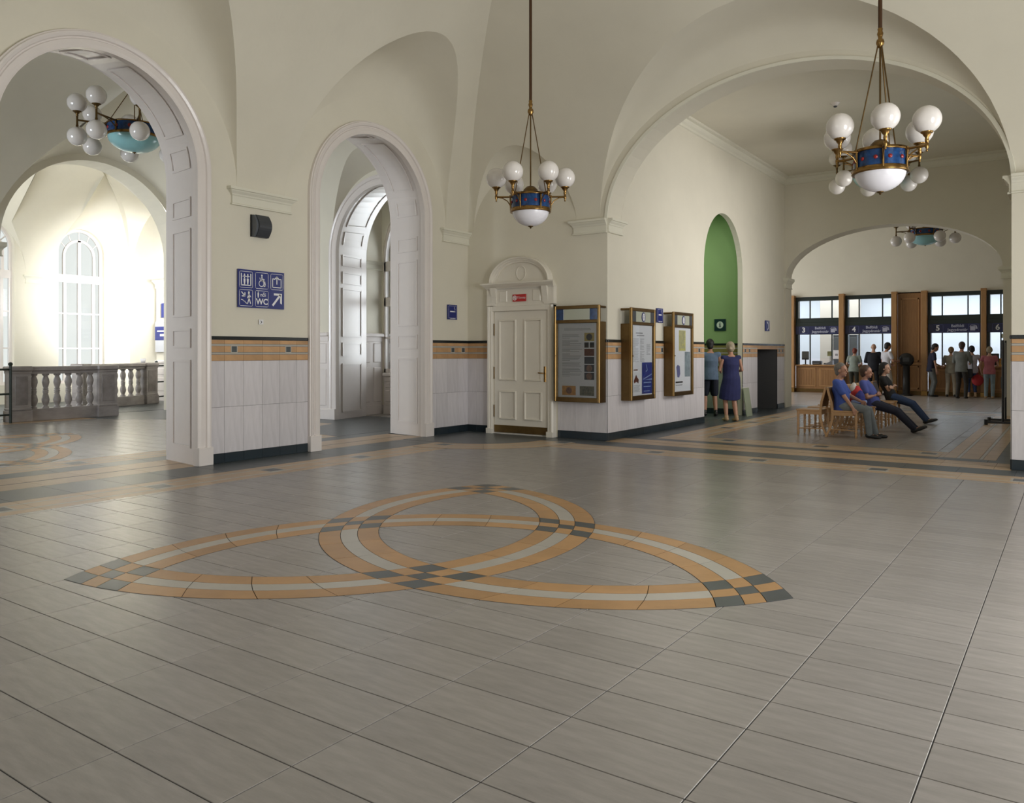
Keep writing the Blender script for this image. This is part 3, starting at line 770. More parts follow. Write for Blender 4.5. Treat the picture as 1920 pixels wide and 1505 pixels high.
# slate corner with its concave sweep
for (cx, cy, r_, a0, a1, z) in ((-10.8, 12.0, 2.0, 180, 270, 0.0020), (-18.8, 12.4, 2.9, 270, 360, 0.0022)):
    a0, a1 = math.radians(a0), math.radians(a1)
    MB().prism([(cx, cy)] + [(cx + r_ * cos(a0 + (a1 - a0) * i / 20), cy + r_ * sin(a0 + (a1 - a0) * i / 20)) for i in range(21)], -0.003, z).build('slate_tile', SLATE, floor_c)
# -- annexe, lobby, waiting room, ticket hall, office
f2 = floor_base('floor.002', -25.6, -19.5, 7.0, 14.4); lay(f2, grid_tiles(-25.2, -19.6, 7.7, 14.3), SLATE, limit=60)
f3 = floor_base('floor.003', LX0, LX1, 13.6, LY1); lay(f3, grid_tiles(LX0, LX1, 13.6, LY1), TILE, limit=60)
f4 = floor_base('floor.004', -9.2, -0.67, 12.6, 22.75)
lay(f4, grid_tiles(-5.35, -1.55, 13.64, 22.0), TILE, limit=200)
strips_y(f4, [(12.69, 12.98, SLATE)], -6.0, -0.67, 'slate_tile'); strips_y(f4, band(12.98, 13.64), -6.0, -1.55, 'border_tile'); strips_x(f4, [(-6.62, -6.0, SLATE)], 12.69, 22.75, 'slate_tile')
lay(f4, grid_tiles(-9.2, -6.64, 15.4, 19.05), SLATE, name='slate_tile', limit=40, field='slate_field'); lay(f4, grid_tiles(-7.3, -6.64, 19.93, 21.57), SLATE, name='slate_tile', limit=20, field='slate_field')
strips_x(f4, band(-6.0, -5.35), 13.64, 22.0, 'border_tile'); strips_x(f4, band(-1.55, -0.9), 12.98, 22.0, 'border_tile'); strips_x(f4, [(-0.9, -0.67, SLATE)], 12.98, 22.0, 'slate_tile')
strips_y(f4, [(22.0, 22.2, SAND), (22.2, 22.42, SLATE), (22.42, 22.75, SAND)], -6.0, -0.9, 'border_tile')
for x in (-4.84, -3.32, -1.78): accent(f4, x, 13.34, 0.2, 0.2)
for y in (15.56, 17.1, 18.7): accent(f4, -5.68, y, 0.2, 0.2)
f5 = floor_base('floor.005', -13.0, 3.0, 22.75, 31.3)
lay(f5, grid_tiles(-12.9, 2.9, 23.45, 31.2), mat('ticket_floor_tile', (0.47, 0.44, 0.42), 0.22, var=0.08, scale=2, rnd=0.05), limit=120)
strips_y(f5, [(22.8, 23.0, SLATE), (23.0, 23.2, GREYS), (23.2, 23.42, SLATE)], -12.9, 2.9, 'border_tile')
floor_base('floor.006', -13.0, 3.0, 31.3, 36.5)

# ------------------------------------------------------------------ tiled dado of the hall and the waiting room
DZ = 1.72
def dado(parent, axis, pos, n, s0, s1, phase=0.0, base=0.13, acc=(), mod=0.31, kind=(WTILE, WORANGE), z1=DZ, zlo=0.0):
    """large grey tiles in two courses, orange frieze with pale strips, slate accents, black cap and dark base"""
    mp = mapper(axis, pos, n); pale = MB()
    def tile(a, b, za, zb, d, m, nm):
        g = 0.0016; w, h = b - a - 2 * g, zb - za - 2 * g
        key = ('v', axis, n, round(w, 3), round(h, 3), round(d, 4), m.name)
        if key not in CACHE:
            t = MB(); x = (n * -0.003, n * d); y = (-w / 2, w / 2)
            if axis == 'X': t.bbox(*sorted(x), *y, -h / 2, h / 2, 0.0012)
            else: t.bbox(*y, *sorted(x), -h / 2, h / 2, 0.0012)
            CACHE[key] = t.mesh(nm, m)
        link(nm, CACHE[key], parent, loc=mp((a + b) / 2, (za + zb) / 2, 0.0))
    k0 = math.floor((s0 - phase) / mod); edges = []
    k = k0
    while phase + k * mod < s1 - 1e-4:
        a, b = max(s0, phase + k * mod), min(s1, phase + (k + 1) * mod)
        if b - a > 0.012: edges.append((a, b, k))
        k += 1
    for a, b, k in edges:
        if zlo < 0.1:
            tile(a, b, 0.0, base, 0.016, BASET, 'base_tile'); tile(a, b, base, 0.757, 0.010, kind[0], 'wall_tile')
        tile(a, b, 0.757, 1.385, 0.010, kind[0], 'wall_tile')
        for za, zb in ((1.385, 1.470), (1.500, 1.585), (1.615, 1.672)): tile(a, b, za, zb, 0.010, kind[1], 'frieze_tile')
        for za, zb in ((1.470, 1.500), (1.585, 1.615)):
            p, q = mp(a + 0.001, za, -0.003), mp(b - 0.001, zb, 0.010); pale.box(*sorted((p[0], q[0])), *sorted((p[1], q[1])), za + 0.001, zb - 0.001)
        if (k % 3) in acc and b - a > 0.2:
            c = (a + b) / 2
            for hw, d, m, nm in ((0.054, 0.012, GREYS, 'accent_surround'), (0.040, 0.014, SLATE, 'accent_tile')):
                p, q = mp(c - hw, 0, 0.0), mp(c + hw, 0, d); t = MB().box(*sorted((p[0], q[0])), *sorted((p[1], q[1])), 1.5425 - hw, 1.5425 + hw); t.build(nm, m, parent)
    if pale.v: stuff('pale_strip', pale, GREYS, parent)
    g = MB(); p, q = mp(s0, 0, -0.01), mp(s1, 0, 0.004); g.box(*sorted((p[0], q[0])), *sorted((p[1], q[1])), max(0.0, zlo), DZ - 0.05); stuff('grout_bed', g, GROUT, parent)
    c = MB(); p, q = mp(s0, 0, -0.01), mp(s1, 0, 0.022); c.bbox(*sorted((p[0], q[0])), *sorted((p[1], q[1])), 1.672, DZ, 0.006); struct('cap_rail', c, BLACKT, parent)
CACHE = {}
dado(wall_left, 'X', HX0, 1, 6.505, 8.185, 6.73, acc=(0,)); dado(wall_left, 'X', HX0, 1, 11.01, 12.1, 11.17, acc=(1, 2))
dado(wall_left, 'X', HX0, 1, 1.99, 3.67, 2.2, acc=(0,))
dado(wall_far, 'Y', HY1, -1, -9.5, -8.97, -9.28, acc=()); dado(wall_far, 'Y', HY1, -1, -7.48, -6.5, -7.43, acc=(1,))
dado(wall_far, 'Y', HY1, -1, -0.67, 2.3, -0.67, acc=(2,), mod=0.626)
dado(wall_case, 'X', -6.5, 1, 12.1, NICHE[0] - NICHE[1], 11.96, acc=(1,)); dado(wall_case, 'X', -6.5, 1, NICHE[0] + NICHE[1], KI[0] - KI[1], 18.87, acc=(0, 1))
dado(wall_case, 'X', -6.5, 1, KI[0] + KI[1], 22.2, 21.57, acc=(0, 1)); dado(wall_case, 'X', -6.5, 1, KI[0] - KI[1], KI[0] + KI[1], 19.93, zlo=1.60) if False else None
mb = MB(); mb.box(-6.505, -6.49, KI[0] - KI[1], KI[0] + KI[1], 1.58, 1.672); struct('frieze_tile', mb, WORANGE, wall_case)
mb = MB(); mb.box(-6.51, -6.478, KI[0] - KI[1], KI[0] + KI[1], 1.672, DZ); struct('cap_rail', mb, BLACKT, wall_case)
dado(wall_green, 'Y', 19.05, -1, -9.2, -6.62, -9.2, acc=(1,), kind=(mat('niche_tile', (0.30, 0.34, 0.28), 0.4), mat('niche_frieze', (0.22, 0.20, 0.06), 0.4)))
dado(bpy.data.objects['wall_right.003'], 'X', -0.67, -1, 12.1, 22.2, 12.1, acc=(1,), mod=0.31)
# ------------------------------------------------------------------ flat print helpers (local frame: x right, z up, -y towards the viewer)
class Print(MB):
    def rect(s, x0, x1, z0, z1, d=0.0, mi=0): return s.add([(x0, -d, z0), (x1, -d, z0), (x1, -d, z1), (x0, -d, z1)], [(0, 1, 2, 3)], mi)
    def poly(s, pts, d=0.0, mi=0): return s.add([(x, -d, z) for x, z in pts], [list(range(len(pts)))], mi)
    def disc(s, x, z, r, d=0.0, mi=0, n=18, rx=None): return s.poly([(x + (rx or r) * cos(2 * pi * i / n), z + r * sin(2 * pi * i / n)) for i in range(n)], d, mi)
    def ring(s, x, z, r, w, d=0.0, mi=0, n=24, a0=0, a1=2 * pi):
        for i in range(n):
            a, b = a0 + (a1 - a0) * i / n, a0 + (a1 - a0) * (i + 1) / n
            s.add([(x + q * cos(t), -d, z + q * sin(t)) for q, t in ((r - w, a), (r, a), (r, b), (r - w, b))], [(0, 1, 2, 3)], mi)
        return s
    def line(s, pts, w, d=0.0, mi=0):
        for (x0, z0), (x1, z1) in zip(pts[:-1], pts[1:]):
            dx, dz = x1 - x0, z1 - z0; L = hypot(dx, dz) or 1; nx, nz = -dz / L * w / 2, dx / L * w / 2; ex, ez = dx / L * w * 0.3, dz / L * w * 0.3
            s.add([(x0 + nx - ex, -d, z0 + nz - ez), (x0 - nx - ex, -d, z0 - nz - ez), (x1 - nx + ex, -d, z1 - nz + ez), (x1 + nx + ex, -d, z1 + nz + ez)], [(0, 1, 2, 3)], mi)
        return s
    def rrect(s, x0, x1, z0, z1, r, w, d=0.0, mi=0):
        P = []
        for cx, cz, a in ((x1 - r, z1 - r, 0), (x0 + r, z1 - r, pi / 2), (x0 + r, z0 + r, pi), (x1 - r, z0 + r, 1.5 * pi)):
            P += [(cx + r * cos(a + pi / 2 * i / 4), cz + r * sin(a + pi / 2 * i / 4)) for i in range(5)]
        return s.line(P + [P[0]], w, d, mi)
def text_print(txt, size, x, z, d, align='CENTER', bold=0.0, sx=1.0):
    cu = bpy.data.curves.new('lettering', 'FONT'); cu.body = txt; cu.size = size; cu.align_x = align; cu.align_y = 'CENTER'; cu.offset = bold; cu.resolution_u = 3
    o = bpy.data.objects.new('lettering_tmp', cu); COL.objects.link(o); bpy.context.view_layer.update()
    dg = bpy.context.evaluated_depsgraph_get(); me = bpy.data.meshes.new_from_object(o.evaluated_get(dg), depsgraph=dg)
    p = Print(); p.add([(x + v.co.x * sx, -d, z + v.co.y) for v in me.vertices], [list(f.vertices) for f in me.polygons])
    bpy.data.objects.remove(o); bpy.data.curves.remove(cu); bpy.data.meshes.remove(me); return p
RZ_LEFT = pi / 2        # things on a wall that faces +x
def sign(name, label, loc, rz, w, h, m, cat='sign', dep=0.02, group=None):
    t = thing(name, label, cat, loc, rz, group)
    MB().bbox(-w / 2, w / 2, -dep, 0.002, -h / 2, h / 2, 0.002).build('board', m, t); return t

# ------------------------------------------------------------------ white door in the alcove
DX = -8.24
door = struct('door_1', MB().box(DX - 0.60, DX + 0.60, 12.05, 12.14, 0.0, 2.27), DOORP)
def yb(name, x0, x1, d0, d1, z0, z1, m=None, b=0.005, parent=None, label=None):
    return struct(name, MB().bbox(x0, x1, 12.1 - d1, 12.1 - d0, z0, z1, b), m or DOORP, parent or door, label)
for sg in (-1, 1):
    mb = MB(); prof = [(0.60, 0.0), (0.60, 0.10), (0.63, 0.115), (0.655, 0.10), (0.665, 0.12), (0.70, 0.125), (0.725, 0.10), (0.725, 0.0)]
    k = len(prof); vs = [(DX + sg * a, 12.1 - d, z) for z in (0.0, 2.34) for a, d in prof]
    mb.add(vs, [(j, j + 1, k + j + 1, k + j) for j in range(k - 1)] + [list(range(k, 2 * k))]); struct('jamb_casing', mb, DOORP, door)
    yb('plinth_block', *sorted((DX + sg * 0.59, DX + sg * 0.735)), 0, 0.135, 0, 0.10)
    mb = MB(); mb.prism([(0.0, 2.40), (0.11, 2.40), (0.12, 2.50), (0.15, 2.60), (0.17, 2.68), (0.0, 2.68)], -0.055, 0.055, 0, lambda a, b, h, q=DX + sg * 0.56: (q + h, 12.1 - a, b)); struct('bracket', mb, DOORP, door)
    MB().prism([(0.0, 2.36), (0.105, 2.36), (0.105, 2.68), (0.0, 2.68)], -0.10, 0.10, 0, lambda a, b, h, q=DX + sg * 0.63: (q + h, 12.1 - a, b)).build('frieze_block', DOORP, door)
    yb('frieze_panel', *sorted((DX + sg * 0.28, DX + sg * 0.45)), 0.0, 0.098, 2.42, 2.63, b=0.01)
yb('head_casing', DX - 0.725, DX + 0.725, 0, 0.11, 2.255, 2.345); yb('frieze', DX - 0.60, DX + 0.60, 0, 0.085, 2.34, 2.68)
mb = MB(); prof = [(0.12, 2.665), (0.13, 2.68), (0.15, 2.69), (0.20, 2.72), (0.215, 2.735), (0.235, 2.74), (0.235, 2.765), (0.0, 2.775)]
k = len(prof); vs = []
for x in (-0.68, 0.68):
    vs += [(DX + x + (0.11 if x > 0 else -0.11) * (d / 0.235), 12.1 - d, z) for d, z in prof]
mb.add(vs, [(j, j + 1, k + j + 1, k + j) for j in range(k - 1)])
for o in (0, k): mb.add([vs[o + j] for j in range(k)] + [(vs[o][0], 12.1, 2.665)], [list(range(k + 1))])
struct('cornice', mb, DOORP, door)
def ell(r, h, n=26): return [(DX - r * cos(pi * i / n), 2.77 + h * sin(pi * i / n)) for i in range(n + 1)]
sweep_mb(mb := MB(), ell(0.56, 0.37), [(-0.005, 0.0), (-0.005, 0.09), (0.025, 0.10), (0.03, 0.12), (0.055, 0.13), (0.06, 0.15), (0.085, 0.16), (0.095, 0.13), (0.095, 0.0)], mapper('Y', 12.1, -1)); struct('arched_pediment', mb, DOORP, door)
P = ell(0.56, 0.37); MB().add([(x, 12.06, z) for x, z in P], [list(range(len(P)))]).build('tympanum', DOORP, door)
mb = MB(); mb.tube([(DX + 0.10 * cos(2 * pi * i / 24), 12.055, 2.94 + 0.125 * sin(2 * pi * i / 24)) for i in range(25)], 0.012, 6, caps=False); struct('oval_medallion', mb, DOORP, door)
leaf = yb('door_leaf', DX - 0.585, DX + 0.585, 0.03, 0.065, 0.02, 2.25)
for sg in (-1, 1):
    for z0, z1 in ((0.27, 0.80), (0.98, 2.10)):
        x0, x1 = sorted((DX + sg * 0.085, DX + sg * 0.475)); mb = MB()
        for (a, b, c, d, e) in ((x0, x1, z0, z1, 0.067), ):
            w = 0.045; pr_ = [(0, 0.064), (0.010, 0.092), (0.026, 0.094), (w, 0.045)]
            loops = [[(a + t, 12.1 - q, c + t), (b - t, 12.1 - q, c + t), (b - t, 12.1 - q, d - t), (a + t, 12.1 - q, d - t)] for t, q in pr_]
            vs = sum(loops, []); mb.add(vs, [(i * 4 + j, i * 4 + (j + 1) % 4, i * 4 + 4 + (j + 1) % 4, i * 4 + 4 + j) for i in range(3) for j in range(4)])
            mb.add(loops[-1], [(0, 1, 2, 3)])
        struct('panel', mb, DOORP, leaf)
yb('kick_plate', DX - 0.58, DX + 0.58, 0.06, 0.075, 0.03, 0.165, mat('old_brass_plate', (0.16, 0.10, 0.035), 0.45, 0.8, var=0.25, scale=6), 0.003, leaf, 'dull brass kick plate')
lk = yb('lock_plate', DX + 0.505, DX + 0.55, 0.064, 0.074, 0.97, 1.25, BRASS, 0.004, leaf, 'brass lock plate')
mb = MB(); mb.tube([(DX + 0.527, 12.03, 1.13), (DX + 0.527, 11.98, 1.13), (DX + 0.42, 11.975, 1.135)], 0.011, 8); mb.tube([(DX + 0.527, 12.035, 1.02), (DX + 0.527, 12.015, 1.02)], 0.014, 8); struct('lever_handle', mb, BRASS, leaf, 'brass lever handle')
for z in (0.42, 1.12, 1.92): struct('hinge', MB().tube([(DX - 0.59, 12.035, z - 0.11), (DX - 0.59, 12.035, z + 0.11)], 0.013, 8), BRASSD, door)
t = sign('hydrant_sign', 'small red sign with white round emblem on the frieze above the white door', (DX + 0.005, 12.0, 2.485), 0, 0.29, 0.13, SIGNR, dep=0.012)
p = Print(); p.ring(-0.095, 0, 0.044, 0.012, 0.014); p.ring(-0.095, 0, 0.024, 0.010, 0.014); p.line([(-0.12, 0.02), (-0.07, -0.02)], 0.008, 0.0142); p.build('emblem', SIGNW, t)
text_print('Tűzcsap', 0.055, 0.045, 0.004, 0.014).build('lettering', SIGNW, t)

# ------------------------------------------------------------------ wall signs
t = sign('direction_sign', 'blue direction sign with six white pictograms and WC, between the two left arches', (-9.485, 7.325, 2.39), RZ_LEFT, 0.79, 0.53, SIGNB)
p = Print(); D_ = 0.0215; lw = 0.006
cx = (-0.265, 0.0, 0.262); cz = (0.125, -0.13)
for i, x in enumerate(cx):
    for j, z in enumerate(cz):
        if not (i == 2 and j == 1): p.rrect(x - 0.108, x + 0.108, z - 0.112, z + 0.112, 0.018, lw, D_)
def man_icon(x, z, s):
    p.disc(x, z + 0.052 * s, 0.011 * s, D_); p.poly([(x - 0.018 * s, z + 0.036 * s), (x + 0.018 * s, z + 0.036 * s), (x + 0.016 * s, z - 0.006 * s), (x + 0.009 * s, z - 0.052 * s), (x - 0.009 * s, z - 0.052 * s), (x - 0.016 * s, z - 0.006 * s)], D_)
x, z = cx[0], cz[0]                          # lift
p.rect(x - 0.085, x - 0.070, z - 0.08, z + 0.085, D_); p.rect(x + 0.070, x + 0.085, z - 0.08, z + 0.085, D_); p.rect(x - 0.085, x + 0.085, z - 0.086, z - 0.072, D_); p.rect(x - 0.06, x + 0.06, z + 0.038, z + 0.046, D_)
for dx in (-0.027, 0.027): man_icon(x + dx, z - 0.022, 0.9); p.disc(x + dx, z + 0.070, 0.011, D_); p.line([(x + dx - 0.012, z + 0.052), (x + dx + 0.012, z + 0.052)], 0.010, D_)
x, z = cx[1], cz[0]                          # wheelchair
p.disc(x + 0.0, z + 0.075, 0.014, D_); p.line([(x, z + 0.055), (x + 0.004, z + 0.002), (x + 0.045, z - 0.002), (x + 0.058, z - 0.07), (x + 0.036, z - 0.075)], 0.018, D_); p.line([(x - 0.036, z + 0.04), (x - 0.02, z + 0.0)], 0.009, D_); p.line([(x + 0.002, z + 0.03), (x + 0.042, z + 0.02)], 0.010, D_); p.ring(x - 0.008, z - 0.04, 0.046, 0.010, D_)
x, z = cx[2], cz[0]                          # exit arrow
p.line([(x - 0.05, z + 0.042), (x - 0.075, z + 0.042), (x - 0.075, z - 0.08), (x + 0.075, z - 0.08), (x + 0.075, z + 0.042), (x + 0.05, z + 0.042)], 0.013, D_); p.line([(x, z - 0.03), (x, z + 0.07)], 0.015, D_); p.line([(x - 0.04, z + 0.036), (x, z + 0.076), (x + 0.04, z + 0.036)], 0.015, D_)
x, z = cx[0], cz[1]                          # stairs down
p.line([(x - 0.075, z + 0.08), (x - 0.025, z + 0.03)], 0.015, D_); p.line([(x - 0.068, z + 0.024), (x - 0.02, z + 0.024), (x - 0.02, z + 0.072)], 0.015, D_)
p.disc(x + 0.045, z + 0.078, 0.015, D_); p.line([(x + 0.044, z + 0.055), (x + 0.048, z + 0.0)], 0.026, D_); p.line([(x + 0.05, z + 0.0), (x + 0.025, z - 0.075)], 0.014, D_); p.line([(x + 0.05, z + 0.0), (x + 0.072, z - 0.075)], 0.014, D_); p.line([(x + 0.04, z + 0.05), (x + 0.02, z + 0.0)], 0.010, D_); p.line([(x + 0.054, z + 0.045), (x + 0.078, z + 0.015)], 0.010, D_)
p.line([(x - 0.078, z - 0.025), (x - 0.055, z - 0.03), (x - 0.04, z - 0.045), (x - 0.02, z - 0.05), (x - 0.005, z - 0.07), (x + 0.025, z - 0.078)], 0.012, D_)
x, z = cx[1], cz[1]; man_icon(x - 0.062, z + 0.052, 0.75)
x, z = 0.268, -0.125                          # big arrow
p.line([(x - 0.075, z - 0.085), (x + 0.05, z + 0.06)], 0.032, D_); p.poly([(x - 0.06, z + 0.085), (x + 0.083, z + 0.085), (x + 0.083, z - 0.07), (x + 0.052, z - 0.055), (x + 0.052, z + 0.055), (x - 0.06, z + 0.055)], D_)
p.build('pictograms', SIGNW, t)
text_print('női', 0.075, cx[1] + 0.022, cz[1] + 0.055, D_, bold=0.0008).build('lettering', SIGNW, t); text_print('WC', 0.115, cx[1] + 0.002, cz[1] - 0.045, D_, bold=0.003).build('lettering', SIGNW, t)

def no_smoking(label, loc, rz, w, h):
    t = sign('no_smoking_sign', label, loc, rz, w, h, SIGNB); p = Print()
    p.rrect(-w / 2 + 0.02, w / 2 - 0.02, -h / 2 + 0.025, h / 2 - 0.02, 0.012, 0.004, 0.0215); p.rect(-w * 0.28, w * 0.12, 0.0, 0.022, 0.0215); p.rect(w * 0.15, w * 0.22, 0.0, 0.022, 0.0215); p.rect(w * 0.24, w * 0.27, 0.0, 0.022, 0.0215)
    p.line([(w * 0.22, 0.035), (w * 0.26, 0.055), (w * 0.16, 0.075), (w * 0.22, 0.10)], 0.007, 0.0215); p.line([(-w * 0.25, h / 2 * -0.88), (w * 0.25, h / 2 * -0.88)], 0.006, 0.0215)
    p.build('pictogram', SIGNW, t)
no_smoking('blue no smoking sign on the wall between second arch and white door', (-9.485, 11.60, 2.245), RZ_LEFT, 0.27, 0.27)
no_smoking('blue no smoking sign on the wall between the two long display cases', (-6.485, 14.15, 2.20), RZ_LEFT, 0.26, 0.27)
t = sign('telephone_sign', 'narrow blue sign with white handset above the low tiled recess', (-6.485, 20.67, 2.18), RZ_LEFT, 0.30, 0.27, SIGNB)
p = Print(); p.line([(-0.05, 0.09), (0.04, 0.05), (0.06, -0.05), (-0.02, -0.10)], 0.04, 0.0215); p.line([(-0.08, 0.1), (0.08, 0.1)], 0.012, 0.0215); p.build('pictogram', SIGNW, t)
t = sign('information_sign', 'square dark sign with white letter i disc on the green wall', (-7.115, 19.045, 2.17), 0, 0.29, 0.29, mat('sign_dark_green', (0.008, 0.03, 0.035), 0.3))
Print().disc(0, 0, 0.085, 0.0215, n=24).build('disc', mat('sign_pale', (0.62, 0.72, 0.62), 0.4), t); p = Print(); p.rect(-0.014, 0.014, -0.05, 0.02, 0.0225); p.disc(0, 0.045, 0.016, 0.0225); p.rect(-0.028, 0.0, 0.008, 0.02, 0.0225); p.rect(-0.03, 0.03, -0.055, -0.043, 0.0225); p.build('lettering', MATS['sign_dark_green'], t)
t = sign('arrow_plate', 'tiny white plate with a grey arrow below the blue direction sign', (-9.487, 7.325, 1.93), RZ_LEFT, 0.075, 0.07, SIGNW, 'sign', 0.012)
Print().line([(-0.012, 0.018), (0.008, 0.0), (-0.012, -0.018)], 0.009, 0.0135).build('arrow', DARK, t)
t = thing('wall_speaker', 'dark grey curved loudspeaker high on the wall above blue direction sign', 'loudspeaker', (-9.49, 7.29, 3.28), RZ_LEFT)
arc = [(0.035 + 0.105 * sin(pi * (i + 1) / 12), -0.155 + 0.31 * i / 10) for i in range(11)]
MB().prism([(0.0, -0.155)] + arc + [(0.0, 0.155)], -0.09, 0.125, 0, lambda a, b, h: (h, -a, b)).build('housing', DARK, t)
MB().prism([(0.0, -0.15)] + [(d * 0.85, z * 0.97) for d, z in arc] + [(0.0, 0.15)], -0.125, -0.09, 0, lambda a, b, h: (h, -a, b)).build('end_cap', mat('speaker_grille', (0.10, 0.11, 0.125), 0.5), t)
MB().box(-0.14, 0.14, -0.012, 0.0, -0.155, 0.155).build('back_plate', BLACK, t)

# ------------------------------------------------------------------ brass display cases
def display_case(label, loc, rz, w, h, dep, header):
    t = thing('display_case', label, 'display case', loc, rz); hw = w / 2; P = 0.042
    def b(name, x0, x1, y0, y1, z0, z1, m, e=0.004, lab=None, par=None): return MB().bbox(x0, x1, y0, y1, z0, z1, e).build(name, m, par or t, lab)
    b('back_panel', -hw + 0.02, hw - 0.02, -dep + 0.042, -dep + 0.060, 0.05, h - 0.29, PAPER, 0.002)
    for sg in (-1, 1):
        x0, x1 = sorted((sg * hw, sg * (hw - P))); b('post', x0, x1, -dep, -dep + 0.05, 0, h, GOLDM, 0.008)
        x0, x1 = sorted((sg * (hw - 0.003), sg * (hw - 0.02))); b('side_panel', x0, x1, -dep + 0.04, -0.002, 0.0, h - 0.28, BRASSD, 0.002)
        MB().tube([(sg * (hw - 0.02), -dep + 0.02, h - 0.03), (sg * (hw - 0.02), 0.0, h - 0.03)], 0.02, 8).build('rail_end', BRASSD, t)
        x0, x1 = sorted((sg * (hw - P - 0.005), sg * (hw - P - 0.15))); b('header_glass', x0, x1, -dep + 0.012, -dep + 0.028, h - 0.255, h - 0.055, BLUEG if header == 'plain' else DARK, 0.002)
    b('header_pane', -hw + P + 0.15, hw - P - 0.15, -dep + 0.014, -dep + 0.024, h - 0.25, h - 0.06, mat('header_pale', (0.42, 0.44, 0.36), 0.3) if 'header_pale' not in MATS else MATS['header_pale'], 0.002)
    for z0, z1, nm in ((0.0, 0.08, 'bottom_rail'), (h - 0.30, h - 0.245, 'middle_rail'), (h - 0.06, h, 'top_rail')): b(nm, -hw + P - 0.005, hw - P + 0.005, -dep + 0.004, -dep + 0.046, z0, z1, BRASSD, 0.006)
    b('inner_frame', -hw + P, -hw + P + 0.022, -dep + 0.01, -dep + 0.04, 0.08, h - 0.30, BRASSD, 0.003); b('inner_frame', hw - P - 0.022, hw - P, -dep + 0.01, -dep + 0.04, 0.08, h - 0.30, BRASSD, 0.003)
    Print().rect(-hw + P, hw - P, 0.08, h - 0.30, dep - 0.03).build('glass_pane', GLASS, t)
    MB().lathe([(0.0, 0.0), (0.012, 0.004), (0.013, 0.014), (0.0, 0.02)], (0, 0, 0), 10, M=Matrix.Rotation(pi / 2, 3, 'X')).xf(Matrix.Translation((-hw + 0.03, -dep, h * 0.48))).build('lock_knob', BRASS, t)
    return t, hw - P - 0.03, h
def lines(p, x0, x1, z1, z0, n, d, skip=()):
    for i in range(n):
        z = z1 - (z1 - z0) * i / n
        if i in skip: continue
        p.rect(x0, x0 + (x1 - x0) * (0.82 + 0.18 * random.random() if random.random() > 0.15 else 0.4), z, z + (z1 - z0) / n * 0.34, d)
PIC = [mat('poster_black', (0.02, 0.022, 0.025), 0.5), mat('poster_ochre', (0.48, 0.36, 0.10), 0.5), mat('poster_maroon', (0.13, 0.035, 0.02), 0.5, var=0.6, scale=22), mat('poster_brown', (0.24, 0.12, 0.075), 0.5, var=0.6, scale=26), mat('poster_orange', (0.62, 0.30, 0.07), 0.5, var=0.3, scale=18), mat('poster_mixed', (0.16, 0.15, 0.10), 0.5, var=0.8, scale=30), mat('poster_text_grey', (0.34, 0.34, 0.37), 0.6), mat('poster_dark_blue', (0.03, 0.05, 0.26), 0.4, var=0.4, scale=5), mat('poster_light_blue', (0.26, 0.36, 0.66), 0.5), mat('poster_yellow', (0.60, 0.56, 0.20), 0.5, var=0.3, scale=12), mat('poster_grey_blue', (0.30, 0.36, 0.40), 0.5, var=0.4, scale=9), mat('poster_violet', (0.16, 0.17, 0.36), 0.5, var=0.3, scale=10)]
t, pw, h = display_case('brass display case right of the white door, text sheet with round pictures', (-6.97, 12.1, 0.65), 0, 0.90, 1.65, 0.24, 'plain')
sh = thing('poster', 'white text sheet with dark round pictures in the case beside the door', 'poster', (-6.97, 11.90, 0.65)); Print().rect(-0.345, 0.345, 0.095, 1.30, 0.0).build('sheet', PAPER, sh)
p = Print(); lines(p, -0.30, 0.09, 1.15, 0.42, 38, 0.002, (4, 11, 16, 24, 29)); lines(p, -0.26, 0.28, 1.25, 1.21, 2, 0.002); p.build('print_lines', PIC[6], sh)
for (x0, x1, z0, z1, m, s) in ((0.14, 0.33, 1.04, 1.18, PIC[1], 1), (0.14, 0.225, 0.93, 1.02, PIC[0], 0), (0.245, 0.33, 0.93, 1.02, PIC[0], 0), (0.14, 0.33, 0.79, 0.91, PIC[2], 0), (0.14, 0.33, 0.655, 0.775, PIC[0], 0), (0.14, 0.33, 0.52, 0.64, PIC[0], 2), (0.14, 0.33, 0.385, 0.505, PIC[0], 2), (-0.30, -0.03, 0.115, 0.275, PIC[4], 2), (0.05, 0.33, 0.115, 0.275, PIC[5], 0)):
    o = Print().rect(x0, x1, z0, z1, 0.003).build('picture', m, sh)
    if s: Print().disc((x0 + x1) / 2, (z0 + z1) / 2, 0.058, 0.004, rx=0.058).build('round_motif', PIC[0] if s == 1 else PIC[3], o)
def i_badge(t, h, dep):
    Print().disc(0, h - 0.155, 0.085, dep - 0.008, rx=0.075, n=22).build('badge', SIGNB, t); o = Print().disc(0, h - 0.155, 0.066, dep - 0.0072 + 0.002, rx=0.05, n=20).build('badge_disc', SIGNW, t)
    p = Print(); p.rect(-0.010, 0.010, h - 0.195, h - 0.145, dep - 0.004); p.disc(0, h - 0.125, 0.012, dep - 0.004); p.build('lettering', SIGNB, t)
t, pw, h = display_case('brass display case nearer the corner, timetable over a dark blue poster', (-6.5, 13.065, 0.66), RZ_LEFT, 0.97, 1.62, 0.22, 'info'); i_badge(t, h, 0.22)
sh = thing('poster', 'white timetable sheet in the upper part of the nearer wall case', 'poster', (-6.320, 13.065, 0.66), RZ_LEFT); Print().rect(-0.385, 0.385, 0.62, 1.27).build('sheet', PAPER, sh)
p = Print(); p.rect(-0.25, 0.02, 1.17, 1.19, 0.002); p.rect(-0.22, 0.08, 1.13, 1.145, 0.002); lines(p, -0.36, -0.12, 1.08, 0.66, 30, 0.002); lines(p, -0.08, 0.10, 1.08, 0.66, 30, 0.002, (7, 15)); lines(p, 0.18, 0.34, 0.98, 0.78, 10, 0.002); p.build('print_lines', PIC[6], sh)
